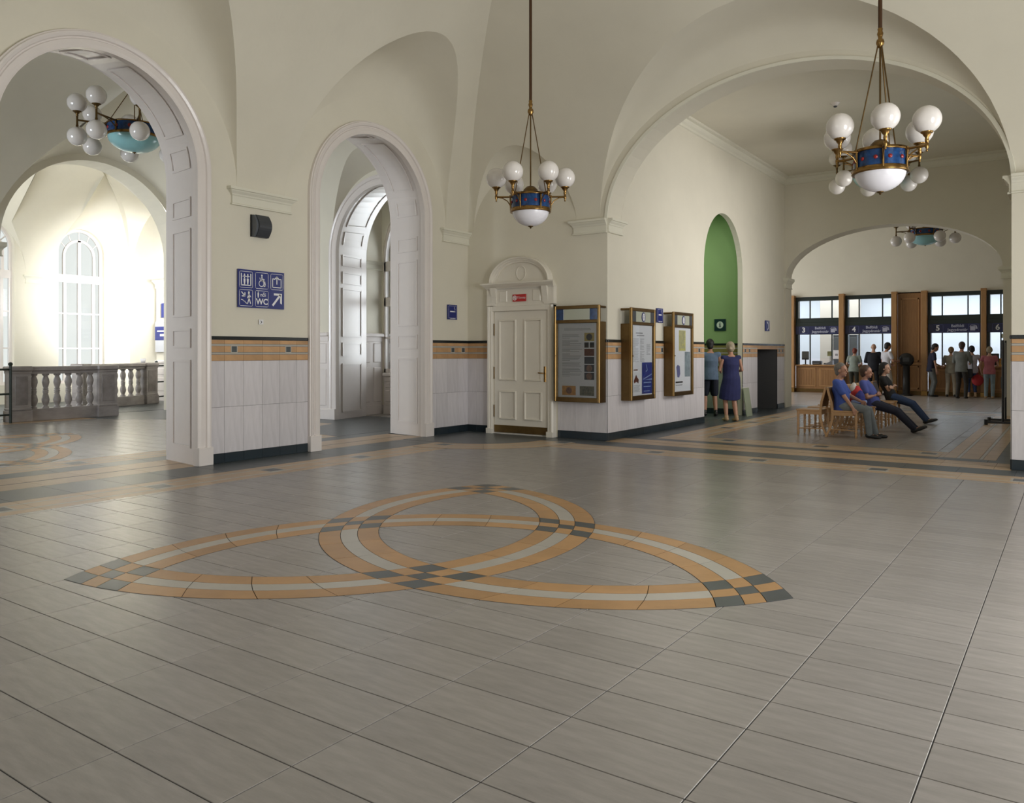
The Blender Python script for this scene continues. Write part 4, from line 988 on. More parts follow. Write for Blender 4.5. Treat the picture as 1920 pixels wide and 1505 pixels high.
sh = thing('poster', 'white leaflet with small red and black picture, lower left of the nearer case', 'poster', (-6.317, 12.86, 0.66), RZ_LEFT); Print().rect(-0.17, 0.16, 0.10, 0.58, 0).build('sheet', PAPER, sh)
p = Print(); p.poly([(-0.13, 0.34), (-0.04, 0.45), (0.0, 0.40), (0.06, 0.36), (0.05, 0.29), (-0.02, 0.32), (-0.12, 0.30)], 0.002); p.rect(-0.14, 0.02, 0.52, 0.54, 0.002); p.build('picture', PIC[2], sh); p = Print(); lines(p, -0.14, 0.12, 0.26, 0.13, 9, 0.002); p.build('print_lines', PIC[6], sh)
sh = thing('poster', 'dark blue poster with pale diagonal stripe, lower right of the nearer case', 'poster', (-6.317, 13.27, 0.66), RZ_LEFT); Print().rect(-0.21, 0.20, 0.10, 0.66).build('sheet', PIC[7], sh)
p = Print(); p.poly([(-0.20, 0.36), (0.19, 0.46), (0.19, 0.44), (-0.14, 0.355)], 0.002); p.poly([(-0.12, 0.35), (0.19, 0.37), (0.19, 0.34)], 0.002); p.line([(-0.05, 0.62), (0.0, 0.52), (-0.06, 0.50)], 0.02, 0.002); p.rect(-0.15, 0.16, 0.29, 0.31, 0.002); p.rect(-0.15, 0.14, 0.22, 0.235, 0.002); p.rect(-0.15, 0.10, 0.14, 0.155, 0.002); p.build('print_shapes', PIC[8], sh)
t, pw, h = display_case('brass display case farther along the wall, yellow and pale blue map posters', (-6.5, 14.85, 0.66), RZ_LEFT, 0.97, 1.62, 0.22, 'info'); i_badge(t, h, 0.22)
sh = thing('poster', 'pale sheet with yellow block in the upper part of the farther case', 'poster', (-6.320, 14.85, 0.66), RZ_LEFT); Print().rect(-0.385, 0.385, 0.86, 1.28).build('sheet', PAPER, sh); Print().rect(-0.16, 0.16, 0.87, 1.27, 0.002).build('yellow_block', PIC[9], sh); p = Print(); lines(p, -0.13, 0.13, 1.24, 0.90, 16, 0.003); p.build('print_lines', PIC[6], sh)
sh = thing('poster', 'white poster with violet blob and grey blue side panel in the farther case', 'poster', (-6.320, 14.85, 0.66), RZ_LEFT); Print().rect(-0.385, 0.385, 0.10, 0.85).build('sheet', PAPER, sh)
Print().rect(0.12, 0.385, 0.36, 0.85, 0.002).build('side_block', PIC[10], sh); Print().poly([(-0.29, 0.56), (-0.22, 0.60), (-0.12, 0.57), (-0.10, 0.42), (-0.15, 0.35), (-0.24, 0.36), (-0.26, 0.45)], 0.002).build('violet_shape', PIC[11], sh); p = Print(); p.rect(-0.32, 0.02, 0.245, 0.275, 0.002); p.rect(-0.32, 0.0, 0.20, 0.21, 0.002); p.build('print_lines', PIC[0], sh)
t = thing('leaning_board', 'pale green board leaning against the wall beside the green recess', 'board', (-6.40, 18.73, 0.0), RZ_LEFT)
MB().prism([(-0.19, 0.0), (0.21, 0.0), (0.23, 0.66), (-0.16, 0.66)], 0.0, 0.02, 0, lambda a, b, h: (a, -h - (0.66 - b) * 0.15, b)).build('panel', mat('pale_green_board', (0.30, 0.34, 0.24), 0.35), t); MB().tube([(-0.16, 0.0, 0.665), (0.23, 0.0, 0.665)], 0.010, 6).build('top_edge', WHITEP, t)
# ------------------------------------------------------------------ chandeliers
def jewel_mesh(r, cache={}):
    if r not in cache: cache[r] = MB().lathe([(r, 0), (r * 0.7, r * 0.35), (0.0005, r * 0.5)], n=8).mesh('red_jewel', REDG)
    return cache[r]
def chandelier(label, x, y, zb, ztop, kind, rot=0.0, arms=6, RO=0.80):
    """hall type: six globes up, white bowl; double type: six globes up and six down, teal bowl"""
    t = thing('chandelier', label, 'chandelier', (x, y, zb), rot); hall = kind == 'hall'
    rr, z0, z1 = (0.232, 0.20, 0.385) if hall else (0.46, 0.30, 0.50)
    bd = 0.185 if hall else 0.28
    MB().lathe([(0.0, z0 - bd)] + [((rr - 0.012) * sin(pi / 2 * i / 10), z0 - bd * cos(pi / 2 * i / 10)) for i in range(1, 11)], n=32).build('bowl', BOWL if hall else TEAL, t)
    MB().lathe([(0.0, z0 - bd - 0.03), (0.008, z0 - bd - 0.025), (0.012, z0 - bd - 0.012), (0.03, z0 - bd - 0.006), (0.034, z0 - bd + 0.004), (0.0, z0 - bd + 0.008)], n=12).build('finial', BRASSD, t)
    band = MB().lathe([(rr - 0.004, z0), (rr - 0.004, z1)], n=36).build('glass_band', BLUEG, t)
    for nm, za, zc in (('lower_rim', z0 - 0.022, z0 + 0.028), ('upper_rim', z1 - 0.02, z1 + 0.012)):
        MB().lathe([(rr - 0.015, za), (rr + 0.012, za), (rr + 0.016, za + 0.008), (rr + 0.006, (za + zc) / 2), (rr + 0.012, zc - 0.006), (rr - 0.015, zc)], n=36).build(nm, BRASS, t)
    MB().lathe([(rr, z1), (rr * 0.75, z1 + 0.012), (0.09, z1 + 0.03), (0.085, z1 + 0.065), (0.05, z1 + 0.10), (0.0, z1 + 0.115)], n=24).build('dome_cap', BRASSD, t)
    R = 0.41 if hall else RO; gr = 0.121 if hall else 0.165; za = z1 - 0.02
    for i in range(12):
        a = 2 * pi * (i + 0.5) / 12
        o = link('red_jewel', jewel_mesh(0.019 if hall else 0.034), band, loc=((rr + 0.000) * cos(a), (rr + 0.000) * sin(a), (z0 + z1) / 2)); o.rotation_euler = (0, pi / 2, a)
    s = gr / 0.121
    cup_p = [(0.0, -0.005), (0.012, 0.0), (0.018, 0.03), (0.015, 0.05), (0.030, 0.07), (0.036, 0.085), (0.050, 0.092), (0.056, 0.105), (0.0, 0.108)]
    meshes = {}
    for i in range(arms):
        a = 2 * pi * i / arms; c_, s_ = cos(a), sin(a); P = lambda r, z: (r * c_, r * s_, z)
        mb = MB()
        mb.tube([P(rr - 0.03, za), P(R, za)], 0.011 * (1 if hall else 1.5), 8)
        mb.tube([P(rr, z0 + 0.03), P(rr + 0.015, z0 + 0.07), P(rr + (R - rr) * 0.25, za - 0.05), P(rr + (R - rr) * 0.6, za - 0.012), P(R, za - 0.004)], 0.007 * (1 if hall else 1.5), 6)
        mb.tube([P(rr + 0.005, z0), P(rr + 0.012, z1)], 0.011 if hall else 0.016, 6)
        mb.lathe([(0.0, -0.06), (0.007, -0.055), (0.010, -0.045), (0.006, -0.035), (0.016, -0.02), (0.018, 0.012), (0.010, 0.02)], P(R, za), 10)
        arm = mb.build('arm', BRASS if hall else BRASSD, t)
        zc = za + 0.015
        if not hall: MB().tube([P(R, za - 0.10), P(R, za + 0.10)], 0.018, 8).build('arm_rod', BRASSD, arm); zc = za + 0.06
        k = 'cup'
        if k not in meshes:
            meshes['cup'] = MB().lathe([(r_ * s, z_ * (1 if hall else 0.9)) for r_, z_ in cup_p], n=14).mesh('globe_holder', BRASS if hall else BRASSD)
            meshes['cupd'] = MB().lathe([(r_ * s, -z_ * 0.9) for r_, z_ in cup_p], n=14).mesh('globe_holder', BRASSD)
            zz = [(max(0.0005, gr * sin(pi * j / 16)), -gr * cos(pi * j / 16)) for j in range(1, 17)]
            meshes['globe'] = MB().lathe([(0.4 * gr, -0.915 * gr)] + [q for q in zz if q[1] > -0.9 * gr], n=22).mesh('globe', GLOBE)
        link('globe_holder', meshes['cup'], arm, loc=P(R, zc)); link('globe', meshes['globe'], arm, loc=P(R, zc + 0.095 * (1 if hall else 0.9) + gr * 0.95))
        if not hall:
            link('globe_holder', meshes['cupd'], arm, loc=P(R, za - 0.07)); o = link('globe', meshes['globe'], arm, loc=P(R, za - 0.07 - 0.06 - gr * 0.95)); o.rotation_euler = (pi, 0, 0)
    zk = 1.39 if hall else 1.25
    MB().tube([(0, 0, z1 + 0.10), (0, 0, zk)], 0.009, 8).build('centre_rod', BRASSD, t)
    for i in range(3):
        a = 2 * pi * i / 3 + pi / 6
        MB().tube([((rr - 0.02) * cos(a), (rr - 0.02) * sin(a), z1), (0.018 * cos(a), 0.018 * sin(a), zk - 0.02)], 0.0065 if hall else 0.008, 6).build('suspension_rod', BRASSD, t)
    MB().lathe([(0.0, -0.055), (0.020, -0.05), (0.022, -0.038), (0.034, -0.02), (0.036, 0.0), (0.030, 0.022), (0.018, 0.03), (0.020, 0.05), (0.028, 0.075), (0.020, 0.10), (0.024, 0.12), (0.018, 0.13), (0.0, 0.13)], (0, 0, zk), 14).build('ball_knob', BRASS, t)
    MB().tube([(0, 0, zk + 0.12), (0, 0, ztop - zb)], 0.0185, 10).build('stem', mat('stem_brown', (0.085, 0.045, 0.025), 0.35, 0.7) if 'stem_brown' not in MATS else MATS['stem_brown'], t)
    MB().lathe([(0.0, -0.10), (0.03, -0.09), (0.05, -0.05), (0.10, -0.02), (0.11, 0.0)], (0, 0, ztop - zb), 16).build('ceiling_rose', BRASSD, t)
    return t
AIM = lambda x, y: atan2(-y, -x)
chandelier('brass chandelier with six upright globes and blue band, hanging in front of white door', -5.33, 8.0, 2.99, 7.25, 'hall', AIM(-5.33, 8.0) + pi / 6)
chandelier('nearest brass chandelier with white bowl, hanging before the big opening at right', -1.47, 8.0, 2.96, 7.25, 'hall', AIM(-1.47, 8.0) + 0.1)
chandelier('chandelier with teal bowl and globes up and down, seen through the left arch', -14.05, 8.07, 5.12, 6.97, 'double', AIM(-14.05, 8.07) + 0.09, arms=8, RO=0.92)
chandelier('teal bowl chandelier in the waiting room, partly hidden behind the nearest chandelier', -3.30, 17.6, 4.78, 6.25, 'double', AIM(-3.30, 17.6) + 0.2)
chandelier('farthest chandelier with teal bowl, in the ticket hall beyond the low arch', -3.75, 27.3, 4.74, 6.2, 'double', AIM(-3.75, 27.3) + 0.5)
t = thing('smoke_detector', 'small white smoke detector on the waiting room ceiling', 'detector', (-3.75, 16.1, 6.25))
MB().lathe([(0.0, -0.06), (0.05, -0.055), (0.06, -0.03), (0.085, -0.015), (0.09, 0.0)], n=14).build('housing', WHITEP, t); MB().lathe([(0.0, -0.085), (0.03, -0.08), (0.035, -0.055)], n=10).build('sensor', DARK, t)

# ------------------------------------------------------------------ stone balustrades
BAL_P = [(0.070, 0.0), (0.070, 0.03), (0.045, 0.045), (0.050, 0.07), (0.075, 0.14), (0.080, 0.19), (0.065, 0.26), (0.045, 0.32), (0.058, 0.335), (0.058, 0.352), (0.045, 0.362), (0.062, 0.372), (0.062, 0.392), (0.045, 0.402), (0.058, 0.412), (0.058, 0.43), (0.045, 0.445), (0.060, 0.50), (0.078, 0.57), (0.072, 0.63), (0.05, 0.69), (0.045, 0.715), (0.070, 0.73), (0.070, 0.76)]
BAL_M = MB().lathe(BAL_P, n=14).mesh('baluster', MARBLE)
def balustrade(label, x, y, rz, L, n, p0=0.36, p1=0.36):
    t = thing('balustrade', label, 'balustrade', (x, y, 0), rz)      # runs along local +x, total length L
    b = lambda nm, x0, x1, w, z0, z1, e=0.006: MB().bbox(x0, x1, -w, w, z0, z1, e).build(nm, MARBLE, t)
    b('base', p0, L - p1, 0.11, 0.0, 0.265); b('rail', p0, L - p1, 0.10, 1.025, 1.09); b('coping', p0, L - p1, 0.15, 1.09, 1.19, 0.02)
    for x0, x1 in ((0, p0), (L - p1, L)):
        b('pedestal', x0, x1, 0.16, 0.0, 1.06); b('pedestal_plinth', x0 - 0.02, x1 + 0.02, 0.19, 0.0, 0.24); b('pedestal_moulding', x0 - 0.01, x1 + 0.01, 0.175, 0.24, 0.30, 0.015); b('pedestal_cap', x0 - 0.03, x1 + 0.03, 0.20, 1.09, 1.20, 0.025)
        b('pedestal_neck', x0 - 0.01, x1 + 0.01, 0.175, 1.04, 1.09, 0.01)
        o = MB().bbox(x0 + 0.07, x1 - 0.07, -0.168, 0.168, 0.36, 0.98, 0.006).build('sunk_panel', mat('marble_panel', (0.24, 0.215, 0.21), 0.35, var=0.35, scale=4) if 'marble_panel' not in MATS else MATS['marble_panel'], t)
    for i in range(n):
        link('baluster', BAL_M, t, loc=(p0 + (L - p0 - p1) * (i + 0.5) / n, 0, 0.265))
balustrade('grey stone balustrade with square pedestals under the far left arch', -18.78, 7.95, pi / 2, 2.32, 6, 0.40, 0.44)
balustrade('second grey stone balustrade farther back, white cup on its pedestal', -21.25, 10.65, atan2(2.85, -1.2), 3.05, 7, 0.3, 0.50)
t = thing('paper_cup', 'small white cup standing on the end pedestal of the farther balustrade', 'cup', (-22.28, 13.06, 1.201))
MB().lathe([(0.0, 0.0), (0.055, 0.0), (0.085, 0.12), (0.080, 0.12), (0.05, 0.01), (0.0, 0.012)], n=14).build('cup_wall', PAPER, t)
def iron_rail(label, pts, h, name='iron_railing'):
    t = thing(name, label, 'railing', (pts[0][0], pts[0][1], 0)); o = Vector((pts[0][0], pts[0][1], 0))
    for x, y in pts: MB().tube([Vector((x, y, 0.0)) - o, Vector((x, y, h)) - o], 0.03, 8).build('upright', IRON, t); MB().ball(Vector((x, y, h + 0.03)) - o, 0.045, 10, 6).build('finial', IRON, t)
    for z in (h - 0.08, 0.18, 0.62): MB().tube([Vector((pts[0][0], pts[0][1], z)) - o, Vector((pts[-1][0], pts[-1][1], z)) - o], 0.022, 8).build('cross_bar', IRON, t)
    return t
iron_rail('dark green iron railing at the left edge, before the pier', [(-18.45, 7.86), (-18.35, 7.1)], 1.22)
iron_rail('dark iron post rail at the far end of the second balustrade', [(-22.42, 13.56), (-22.6, 14.1)], 1.18)
struct(trim_name(), MB().bbox(-23.6, -21.0, 14.27, 14.36, 0.0, 3.5, 0.01), PLASTER); impost('Y', 14.28, -1, -23.6, -21.0, 3.5, 3.75, ends=(1, 0))
panel_dado('Y', 14.28, -1, -23.58, -21.0, 1.25, 0.8)
t = sign('notice_board', 'pale noticeboard with a blue heading on the far annexe wall', (-23.15, 14.24, 1.98), 0, 0.85, 0.95, mat('notice_grey', (0.52, 0.53, 0.56), 0.5), 'board'); MB().box(-0.42, 0.42, -0.03, -0.02, -0.10, 0.32).build('heading', SIGNB, t); p = Print(); p.rect(-0.3, 0.3, 0.16, 0.20, 0.032); p.rect(-0.15, 0.15, 0.02, 0.09, 0.032); p.build('print_lines', SIGNW, t)
sign('blue_sign', 'small blue sign above the noticeboard on the far annexe wall', (-23.05, 14.24, 2.80), 0, 0.4, 0.45, SIGNB)

# ------------------------------------------------------------------ waiting chairs
def make_chair(label, loc, rz):
    t = thing('waiting_chair', label, 'chair', loc, rz, 'back to back wooden chairs in the waiting room'); W2 = 0.215
    MB().bbox(-0.20, 0.24, -0.235, 0.235, 0.445, 0.475, 0.008).build('seat', CHAIRW, t)
    mb = MB()
    for sg in (-1, 1): mb.box(-0.19, 0.21, sg * W2 - 0.012, sg * W2 + 0.012, 0.385, 0.445)
    mb.box(0.20, 0.222, -W2, W2, 0.385, 0.445); mb.box(-0.20, -0.18, -W2, W2, 0.385, 0.445); mb.build('seat_frame', CHAIRW, t)
    prof = [(0.013, 0.0), (0.019, 0.03), (0.024, 0.06), (0.017, 0.09), (0.026, 0.12), (0.017, 0.15), (0.021, 0.18), (0.026, 0.22), (0.018, 0.25), (0.026, 0.28), (0.018, 0.31), (0.026, 0.34), (0.023, 0.37), (0.025, 0.445)]
    for sg in (-1, 1): MB().lathe(prof, (0.205, sg * W2, 0), 10).build('front_leg', CHAIRW, t)
    for sg in (-1, 1):
        pts = [(-0.30, 0.0), (-0.225, 0.16), (-0.185, 0.32), (-0.185, 0.46), (-0.205, 0.62), (-0.255, 0.80), (-0.27, 0.87)]; mb = MB()
        for (x0, z0), (x1, z1) in zip(pts[:-1], pts[1:]):
            mb.add([(x0 - 0.02, sg * W2 - 0.015, z0), (x0 + 0.02, sg * W2 - 0.015, z0), (x1 + 0.02, sg * W2 - 0.015, z1), (x1 - 0.02, sg * W2 - 0.015, z1), (x0 - 0.02, sg * W2 + 0.015, z0), (x0 + 0.02, sg * W2 + 0.015, z0), (x1 + 0.02, sg * W2 + 0.015, z1), (x1 - 0.02, sg * W2 + 0.015, z1)], [(0, 1, 2, 3), (4, 7, 6, 5), (0, 4, 5, 1), (1, 5, 6, 2), (2, 6, 7, 3), (3, 7, 4, 0)])
        mb.build('rear_leg', CHAIRW, t)
    MB().prism([(-0.19, 0.52), (-0.205, 0.62), (-0.255, 0.80), (-0.27, 0.86), (-0.255, 0.86), (-0.238, 0.80), (-0.188, 0.62), (-0.175, 0.52)], -W2, W2, 0, lambda a, b, h: (a, h, b)).build('backrest', mat('chair_back_panel', (0.17, 0.085, 0.035), 0.4, var=0.2, scale=5) if 'chair_back_panel' not in MATS else MATS['chair_back_panel'], t, 'darker panel between the rear legs')
    mb = MB().box(-0.285, -0.25, -W2 - 0.01, W2 + 0.01, 0.835, 0.875); mb.build('top_rail', CHAIRW, t)
    for sg in (-1, 1): MB().tube([(-0.235, sg * W2, 0.14), (0.205, sg * W2, 0.13)], 0.011, 6).build('stretcher', CHAIRW, t)
    MB().tube([(-0.02, -W2, 0.135), (-0.02, W2, 0.135)], 0.010, 6).build('stretcher', CHAIRW, t)
    return t
CX = -3.335
ROW = [15.13 + 0.75 * k for k in range(6)]
RL = ['beech chair under the grey haired man in a blue shirt', 'beech chair holding the plastic bags between the first two seated people', 'beech chair under the man in a blue tee shirt with legs stretched out', 'beech chair between the man in blue tee shirt and the woman in black', 'second beech chair from the far end of the row facing right', 'beech chair under the dark haired woman in black top']
LL = ['empty beech chair facing left at the near end of the row', 'second beech chair facing left, behind the empty near one', 'third beech chair facing left, mostly hidden behind backrests', 'fourth beech chair facing left, at the hidden far side']
c0 = make_chair(RL[0], (CX, ROW[0], 0), 0)
for k in range(1, 6): dup(c0, (CX, ROW[k], 0), 0, RL[k])
for k in range(4): dup(c0, (CX - 0.585, ROW[k] + 0.04, 0), pi, LL[k])

# ------------------------------------------------------------------ ticket counters
TY = 31.2
def post(x0, x1, label):
    t = thing('wooden_post', label, 'post', ((x0 + x1) / 2, TY - 0.12, 0), 0, 'oak posts of the ticket windows'); w = (x1 - x0) / 2
    MB().bbox(-w, w, -0.10, 0.13, 0.16, 3.62, 0.012).build('shaft', WOOD, t); MB().bbox(-w - 0.012, w + 0.012, -0.115, 0.13, 0.0, 0.16, 0.006).build('brass_foot', BRASS, t, 'brass foot'); MB().bbox(-w - 0.01, w + 0.01, -0.11, 0.13, 3.56, 3.64, 0.01).build('cap', WOOD, t)
for x0, x1, l in ((-8.95, -8.70, 'leftmost oak post, at the left of the first ticket window'), (-7.10, -6.92, 'second oak post from the left, beside the empty ticket window'), (-5.33, -5.16, 'third oak post, left edge of the tall dark panel'), (-4.38, -4.20, 'fourth oak post, right edge of the tall dark panel'), (-2.59, -2.43, 'fifth oak post, behind the ticket queue'), (-0.75, -0.57, 'last oak post, hidden behind the right hand pillar')): post(x0, x1, l)
def wood_panel(x0, x1, label):
    t = thing('wall_panelling', label, 'panelling', ((x0 + x1) / 2, TY, 0)); w = (x1 - x0) / 2
    MB().bbox(-w, w, 0.0, 0.10, 0.0, 3.62, 0.004).build('backing', WOODP, t); MB().bbox(-w, w, -0.02, 0.04, 0.0, 0.15, 0.004).build('brass_skirting', BRASSD, t)
    for z0, z1 in ((0.22, 1.02), (1.18, 3.40)):
        for q, d in ((0.10, 0.02), (0.16, 0.008)):
            mb = MB(); 
            for a, b, c, e in ((-w + q, -w + q + 0.04, z0, z1), (w - q - 0.04, w - q, z0, z1), (-w + q, w - q, z0, z0 + 0.04), (-w + q, w - q, z1 - 0.04, z1)): mb.box(a, b, -d, 0.0, c, e)
            mb.build('panel_moulding', WOOD if d > 0.01 else WOODP, t)
    MB().bbox(-w, w, -0.03, 0.0, 1.06, 1.12, 0.006).build('dado_rail', WOOD, t)
wood_panel(-10.9, -8.95, 'oak wall panelling left of ticket window 3'); wood_panel(-5.16, -4.38, 'tall oak panel between ticket windows 4 and 5'); wood_panel(-0.57, 2.6, 'oak wall panelling right of ticket window 6')
def ticket_window(num, x0, x1, bars, text, label):
    t = thing('ticket_window', label, 'ticket window', ((x0 + x1) / 2, TY, 0), 0, 'ticket windows'); o = (x0 + x1) / 2; w0 = (x1 - x0) / 2; w = w0 - 0.014; w0 += 0.05
    b = lambda nm, a0, a1, y0, y1, z0, z1, m, e=0.004, par=None: MB().bbox(a0, a1, y0, y1, z0, z1, e).build(nm, m, par or t)
    b('counter_front', -w, w, 0.0, 0.12, 0.0, 1.0, WOODP); b('brass_kickplate', -w, w, -0.012, 0.0, 0.02, 0.14, BRASSD); b('counter_top', -w, w, -0.10, 0.45, 0.99, 1.04, WOOD, 0.008)
    k = 2
    for i in range(k):
        a0, a1 = -w + 2 * w * i / k + 0.06, -w + 2 * w * (i + 1) / k - 0.06; pn = b('front_panel', a0, a1, -0.014, 0.0, 0.22, 0.92, WOOD, 0.01)
        n = 6; mb = MB()
        for j in range(n): mb.bbox(a0 + 0.05 + (a1 - a0 - 0.1) * j / n + 0.003, a0 + 0.05 + (a1 - a0 - 0.1) * (j + 1) / n - 0.003, -0.022, -0.014, 0.28, 0.86, 0.003)
        mb.build('boarding', WOODP, pn)
    for a0, a1 in ((-w0, -w0 + 0.14), (w0 - 0.10, w0)): b('frame_side', a0, a1, 0.02, 0.26, 1.04, 3.60, DGREEN)
    b('frame_head', -w0, w0, 0.022, 0.28, 3.44, 3.66, DGREEN); b('transom', -w, w, -0.02, 0.28, 2.60, 2.78, DGREEN); b('sign_box', -w, w, -0.05, 0.20, 2.17, 2.62, DGREEN)
    for xb in bars: b('glazing_bar', xb - o - 0.02, xb - o + 0.02, 0.18, 0.24, 1.04, 3.5, DGREEN)
    xs = [-w + 0.05] + [xb - o for xb in bars] + [w - 0.03]
    for z0, z1 in ((1.28, 2.18), (2.77, 3.45)):
        for a0, a1 in zip(xs[:-1], xs[1:]): b('glass_pane', a0 + 0.01, a1 - 0.01, 0.205, 0.215, z0, z1, GLASS, 0.001)
    s = b('sign_band', -w, w, -0.062, -0.05, 2.18, 2.48, mat('sign_navy', (0.010, 0.014, 0.075), 0.35) if 'sign_navy' not in MATS else MATS['sign_navy'], 0.002)
    pale = mat('sign_lettering_pale', (0.42, 0.44, 0.56), 0.5) if 'sign_lettering_pale' not in MATS else MATS['sign_lettering_pale']
    text_print(str(num), 0.26, -w + 0.30, 2.33, 0.066, bold=0.006).build('numeral', SIGNW, s)
    p = Print(); p.rrect(-w + 0.15, -w + 0.46, 2.205, 2.455, 0.02, 0.008, 0.065); p.build('numeral_frame', mat('sign_line', (0.10, 0.12, 0.32), 0.5) if 'sign_line' not in MATS else MATS['sign_line'], s)
    if text:
        for i, l in enumerate(text): text_print(l, 0.13, -w + 0.90, 2.40 - 0.13 * i, 0.066, bold=0.003).build('lettering', pale, s)
        p = Print(); x = w - 0.21 if num != 5 else w - 0.22
        p.rect(x - 0.09, x + 0.06, 2.24, 2.38, 0.066); p.poly([(x - 0.02, 2.39), (x + 0.10, 2.41), (x + 0.13, 2.30), (x + 0.07, 2.29), (x + 0.07, 2.385)], 0.066); p.line([(x - 0.10, 2.38), (x - 0.06, 2.42), (x + 0.06, 2.42)], 0.015, 0.066); p.build('ticket_symbol', pale, s)
        p = Print(); p.rrect(x - 0.14, x + 0.15, 2.205, 2.455, 0.02, 0.008, 0.065); p.build('symbol_frame', MATS['sign_line'], s)
    else:
        p = Print(); p.poly([(-0.10, 2.22), (0.10, 2.22), (0.04, 2.30), (0.10, 2.36), (-0.02, 2.42)], 0.066); p.build('ticket_symbol', SIGNR, s)
    return t
TXT = ('Belföldi', 'Jegypénztár')
ticket_window(3, -8.70, -7.10, (-8.22, -7.43), TXT, 'oak ticket window number 3, leftmost, with nobody standing before it')
ticket_window(4, -6.92, -5.33, (-6.48, -5.69), TXT, 'ticket window number 4 with three people standing at its counter')
ticket_window(5, -4.20, -2.59, (-3.78, -3.0), TXT, 'ticket window number 5 with the blurred queue before it')
ticket_window(6, -2.43, -0.75, (-2.04, -1.2), None, 'ticket window number 6, partly hidden by the right hand pillar')
def onc(name, label, cat, x, y, z, parts):
    t = thing(name, label, cat, (x, y, z))
    for nm, mb, m in parts: mb.build(nm, m, t)
    return t
onc('monitor', 'dark computer monitor on the counter of ticket window 3', 'monitor', -8.42, 31.50, 1.04, [('screen', MB().bbox(-0.13, 0.13, -0.02, 0.02, 0.18, 0.50, 0.01), DARK), ('stand', MB().tube([(0, 0.02, 0.02), (0, 0.02, 0.2)], 0.025, 8), BLACK), ('foot', MB().lathe([(0.11, 0), (0.10, 0.015), (0, 0.02)], n=14), BLACK)])
onc('ticket_printer', 'low grey ticket printer on the counter of window 3, beside the monitor', 'printer', -7.98, 31.48, 1.04, [('housing', MB().bbox(-0.16, 0.16, -0.12, 0.12, 0, 0.14, 0.02), DARK), ('tray', MB().bbox(-0.12, 0.12, -0.16, -0.10, 0.03, 0.06, 0.005), mat('mid_grey', (0.16, 0.17, 0.19), 0.5))])
onc('keyboard_tray', 'sloping grey tray on the counter of window 3', 'tray', -7.58, 31.45, 1.04, [('tray', MB().prism([(-0.18, 0.0), (0.18, 0.0), (0.18, 0.16), (-0.05, 0.05)], -0.12, 0.12, 0, lambda a, b, h: (a, h, b)), MATS['mid_grey']), ('keys', MB().bbox(-0.14, 0.0, -0.10, 0.10, 0.03, 0.06, 0.004), BLACK)])
onc('yellow_card', 'yellow card stuck behind the glass of ticket window 3', 'card', -7.55, 31.62, 1.44, [('card', MB().box(-0.10, 0.10, 0, 0.012, -0.08, 0.10), PIC[9]), ('holder', MB().tube([(0, 0.006, -0.30), (0, 0.006, -0.08)], 0.01, 6), BLACK)])
onc('white_notice', 'white notice in the right pane of ticket window 3', 'notice', -7.27, 31.36, 1.42, [('sheet', MB().box(-0.11, 0.11, 0, 0.01, -0.16, 0.16), PAPER), ('picture', MB().box(-0.04, 0.05, -0.006, 0.0, -0.05, 0.03), PIC[6])])
onc('card_holder', 'orange rimmed leaflet holder on the counter of ticket window 6', 'holder', -1.95, 31.12, 1.04, [('frame', MB().prism([(-0.13, 0.0), (0.13, 0.0), (0.13, 0.26), (-0.13, 0.26)], 0, 0.03, 0, lambda a, b, h: (a, h + b * 0.5, b)), PIC[4]), ('leaflet', MB().prism([(-0.07, 0.06), (0.07, 0.06), (0.07, 0.20), (-0.07, 0.20)], -0.008, 0.0, 0, lambda a, b, h: (a, h + b * 0.5, b)), PIC[5])])
onc('yellow_strip_sign', 'yellow strip hanging inside ticket window 6', 'sign', -1.75, 31.7, 2.06, [('strip', MB().box(-0.33, 0.33, 0, 0.02, -0.07, 0.07), mat('bright_yellow', (0.80, 0.70, 0.06), 0.5)), ('cord', MB().tube([(0, 0.01, 0.07), (0, 0.01, 1.2)], 0.006, 5), BLACK)])
onc('terminal', 'black payment terminal standing on the counter of ticket window 6', 'terminal', -2.2, 31.2, 1.04, [('body', MB().bbox(-0.12, 0.12, -0.06, 0.06, 0, 0.42, 0.015), BLACK), ('display', MB().box(-0.09, 0.09, -0.068, -0.06, 0.22, 0.38), DARK)])
# office behind the glass
onc('filing_cabinet', 'dark cabinet in the ticket office behind window 3', 'cabinet', -7.55, 34.2, 0, [('carcass', MB().bbox(-0.45, 0.45, -0.2, 0.2, 0, 2.2, 0.01), DARK)] + [('cabinet_door', MB().bbox(s * 0.23 - 0.2, s * 0.23 + 0.2, -0.215, -0.2, 0.1, 2.1, 0.005), mat('cabinet_grey', (0.09, 0.10, 0.11), 0.5) if s < 0 else MATS['cabinet_grey']) for s in (-1, 1)])
onc('office_partition', 'beige partition wall standing in the office behind windows 3 and 4', 'partition', -7.75, 35.2, 0, [('panel', MB().bbox(-1.05, 0.53, -0.04, 0.04, 0, 4.4, 0.01), mat('partition_beige', (0.50, 0.44, 0.37), 0.7)), ('partition_door', MB().bbox(-0.6, 0.2, -0.055, -0.04, 0.0, 2.1, 0.01), mat('partition_door', (0.44, 0.37, 0.29), 0.6))])
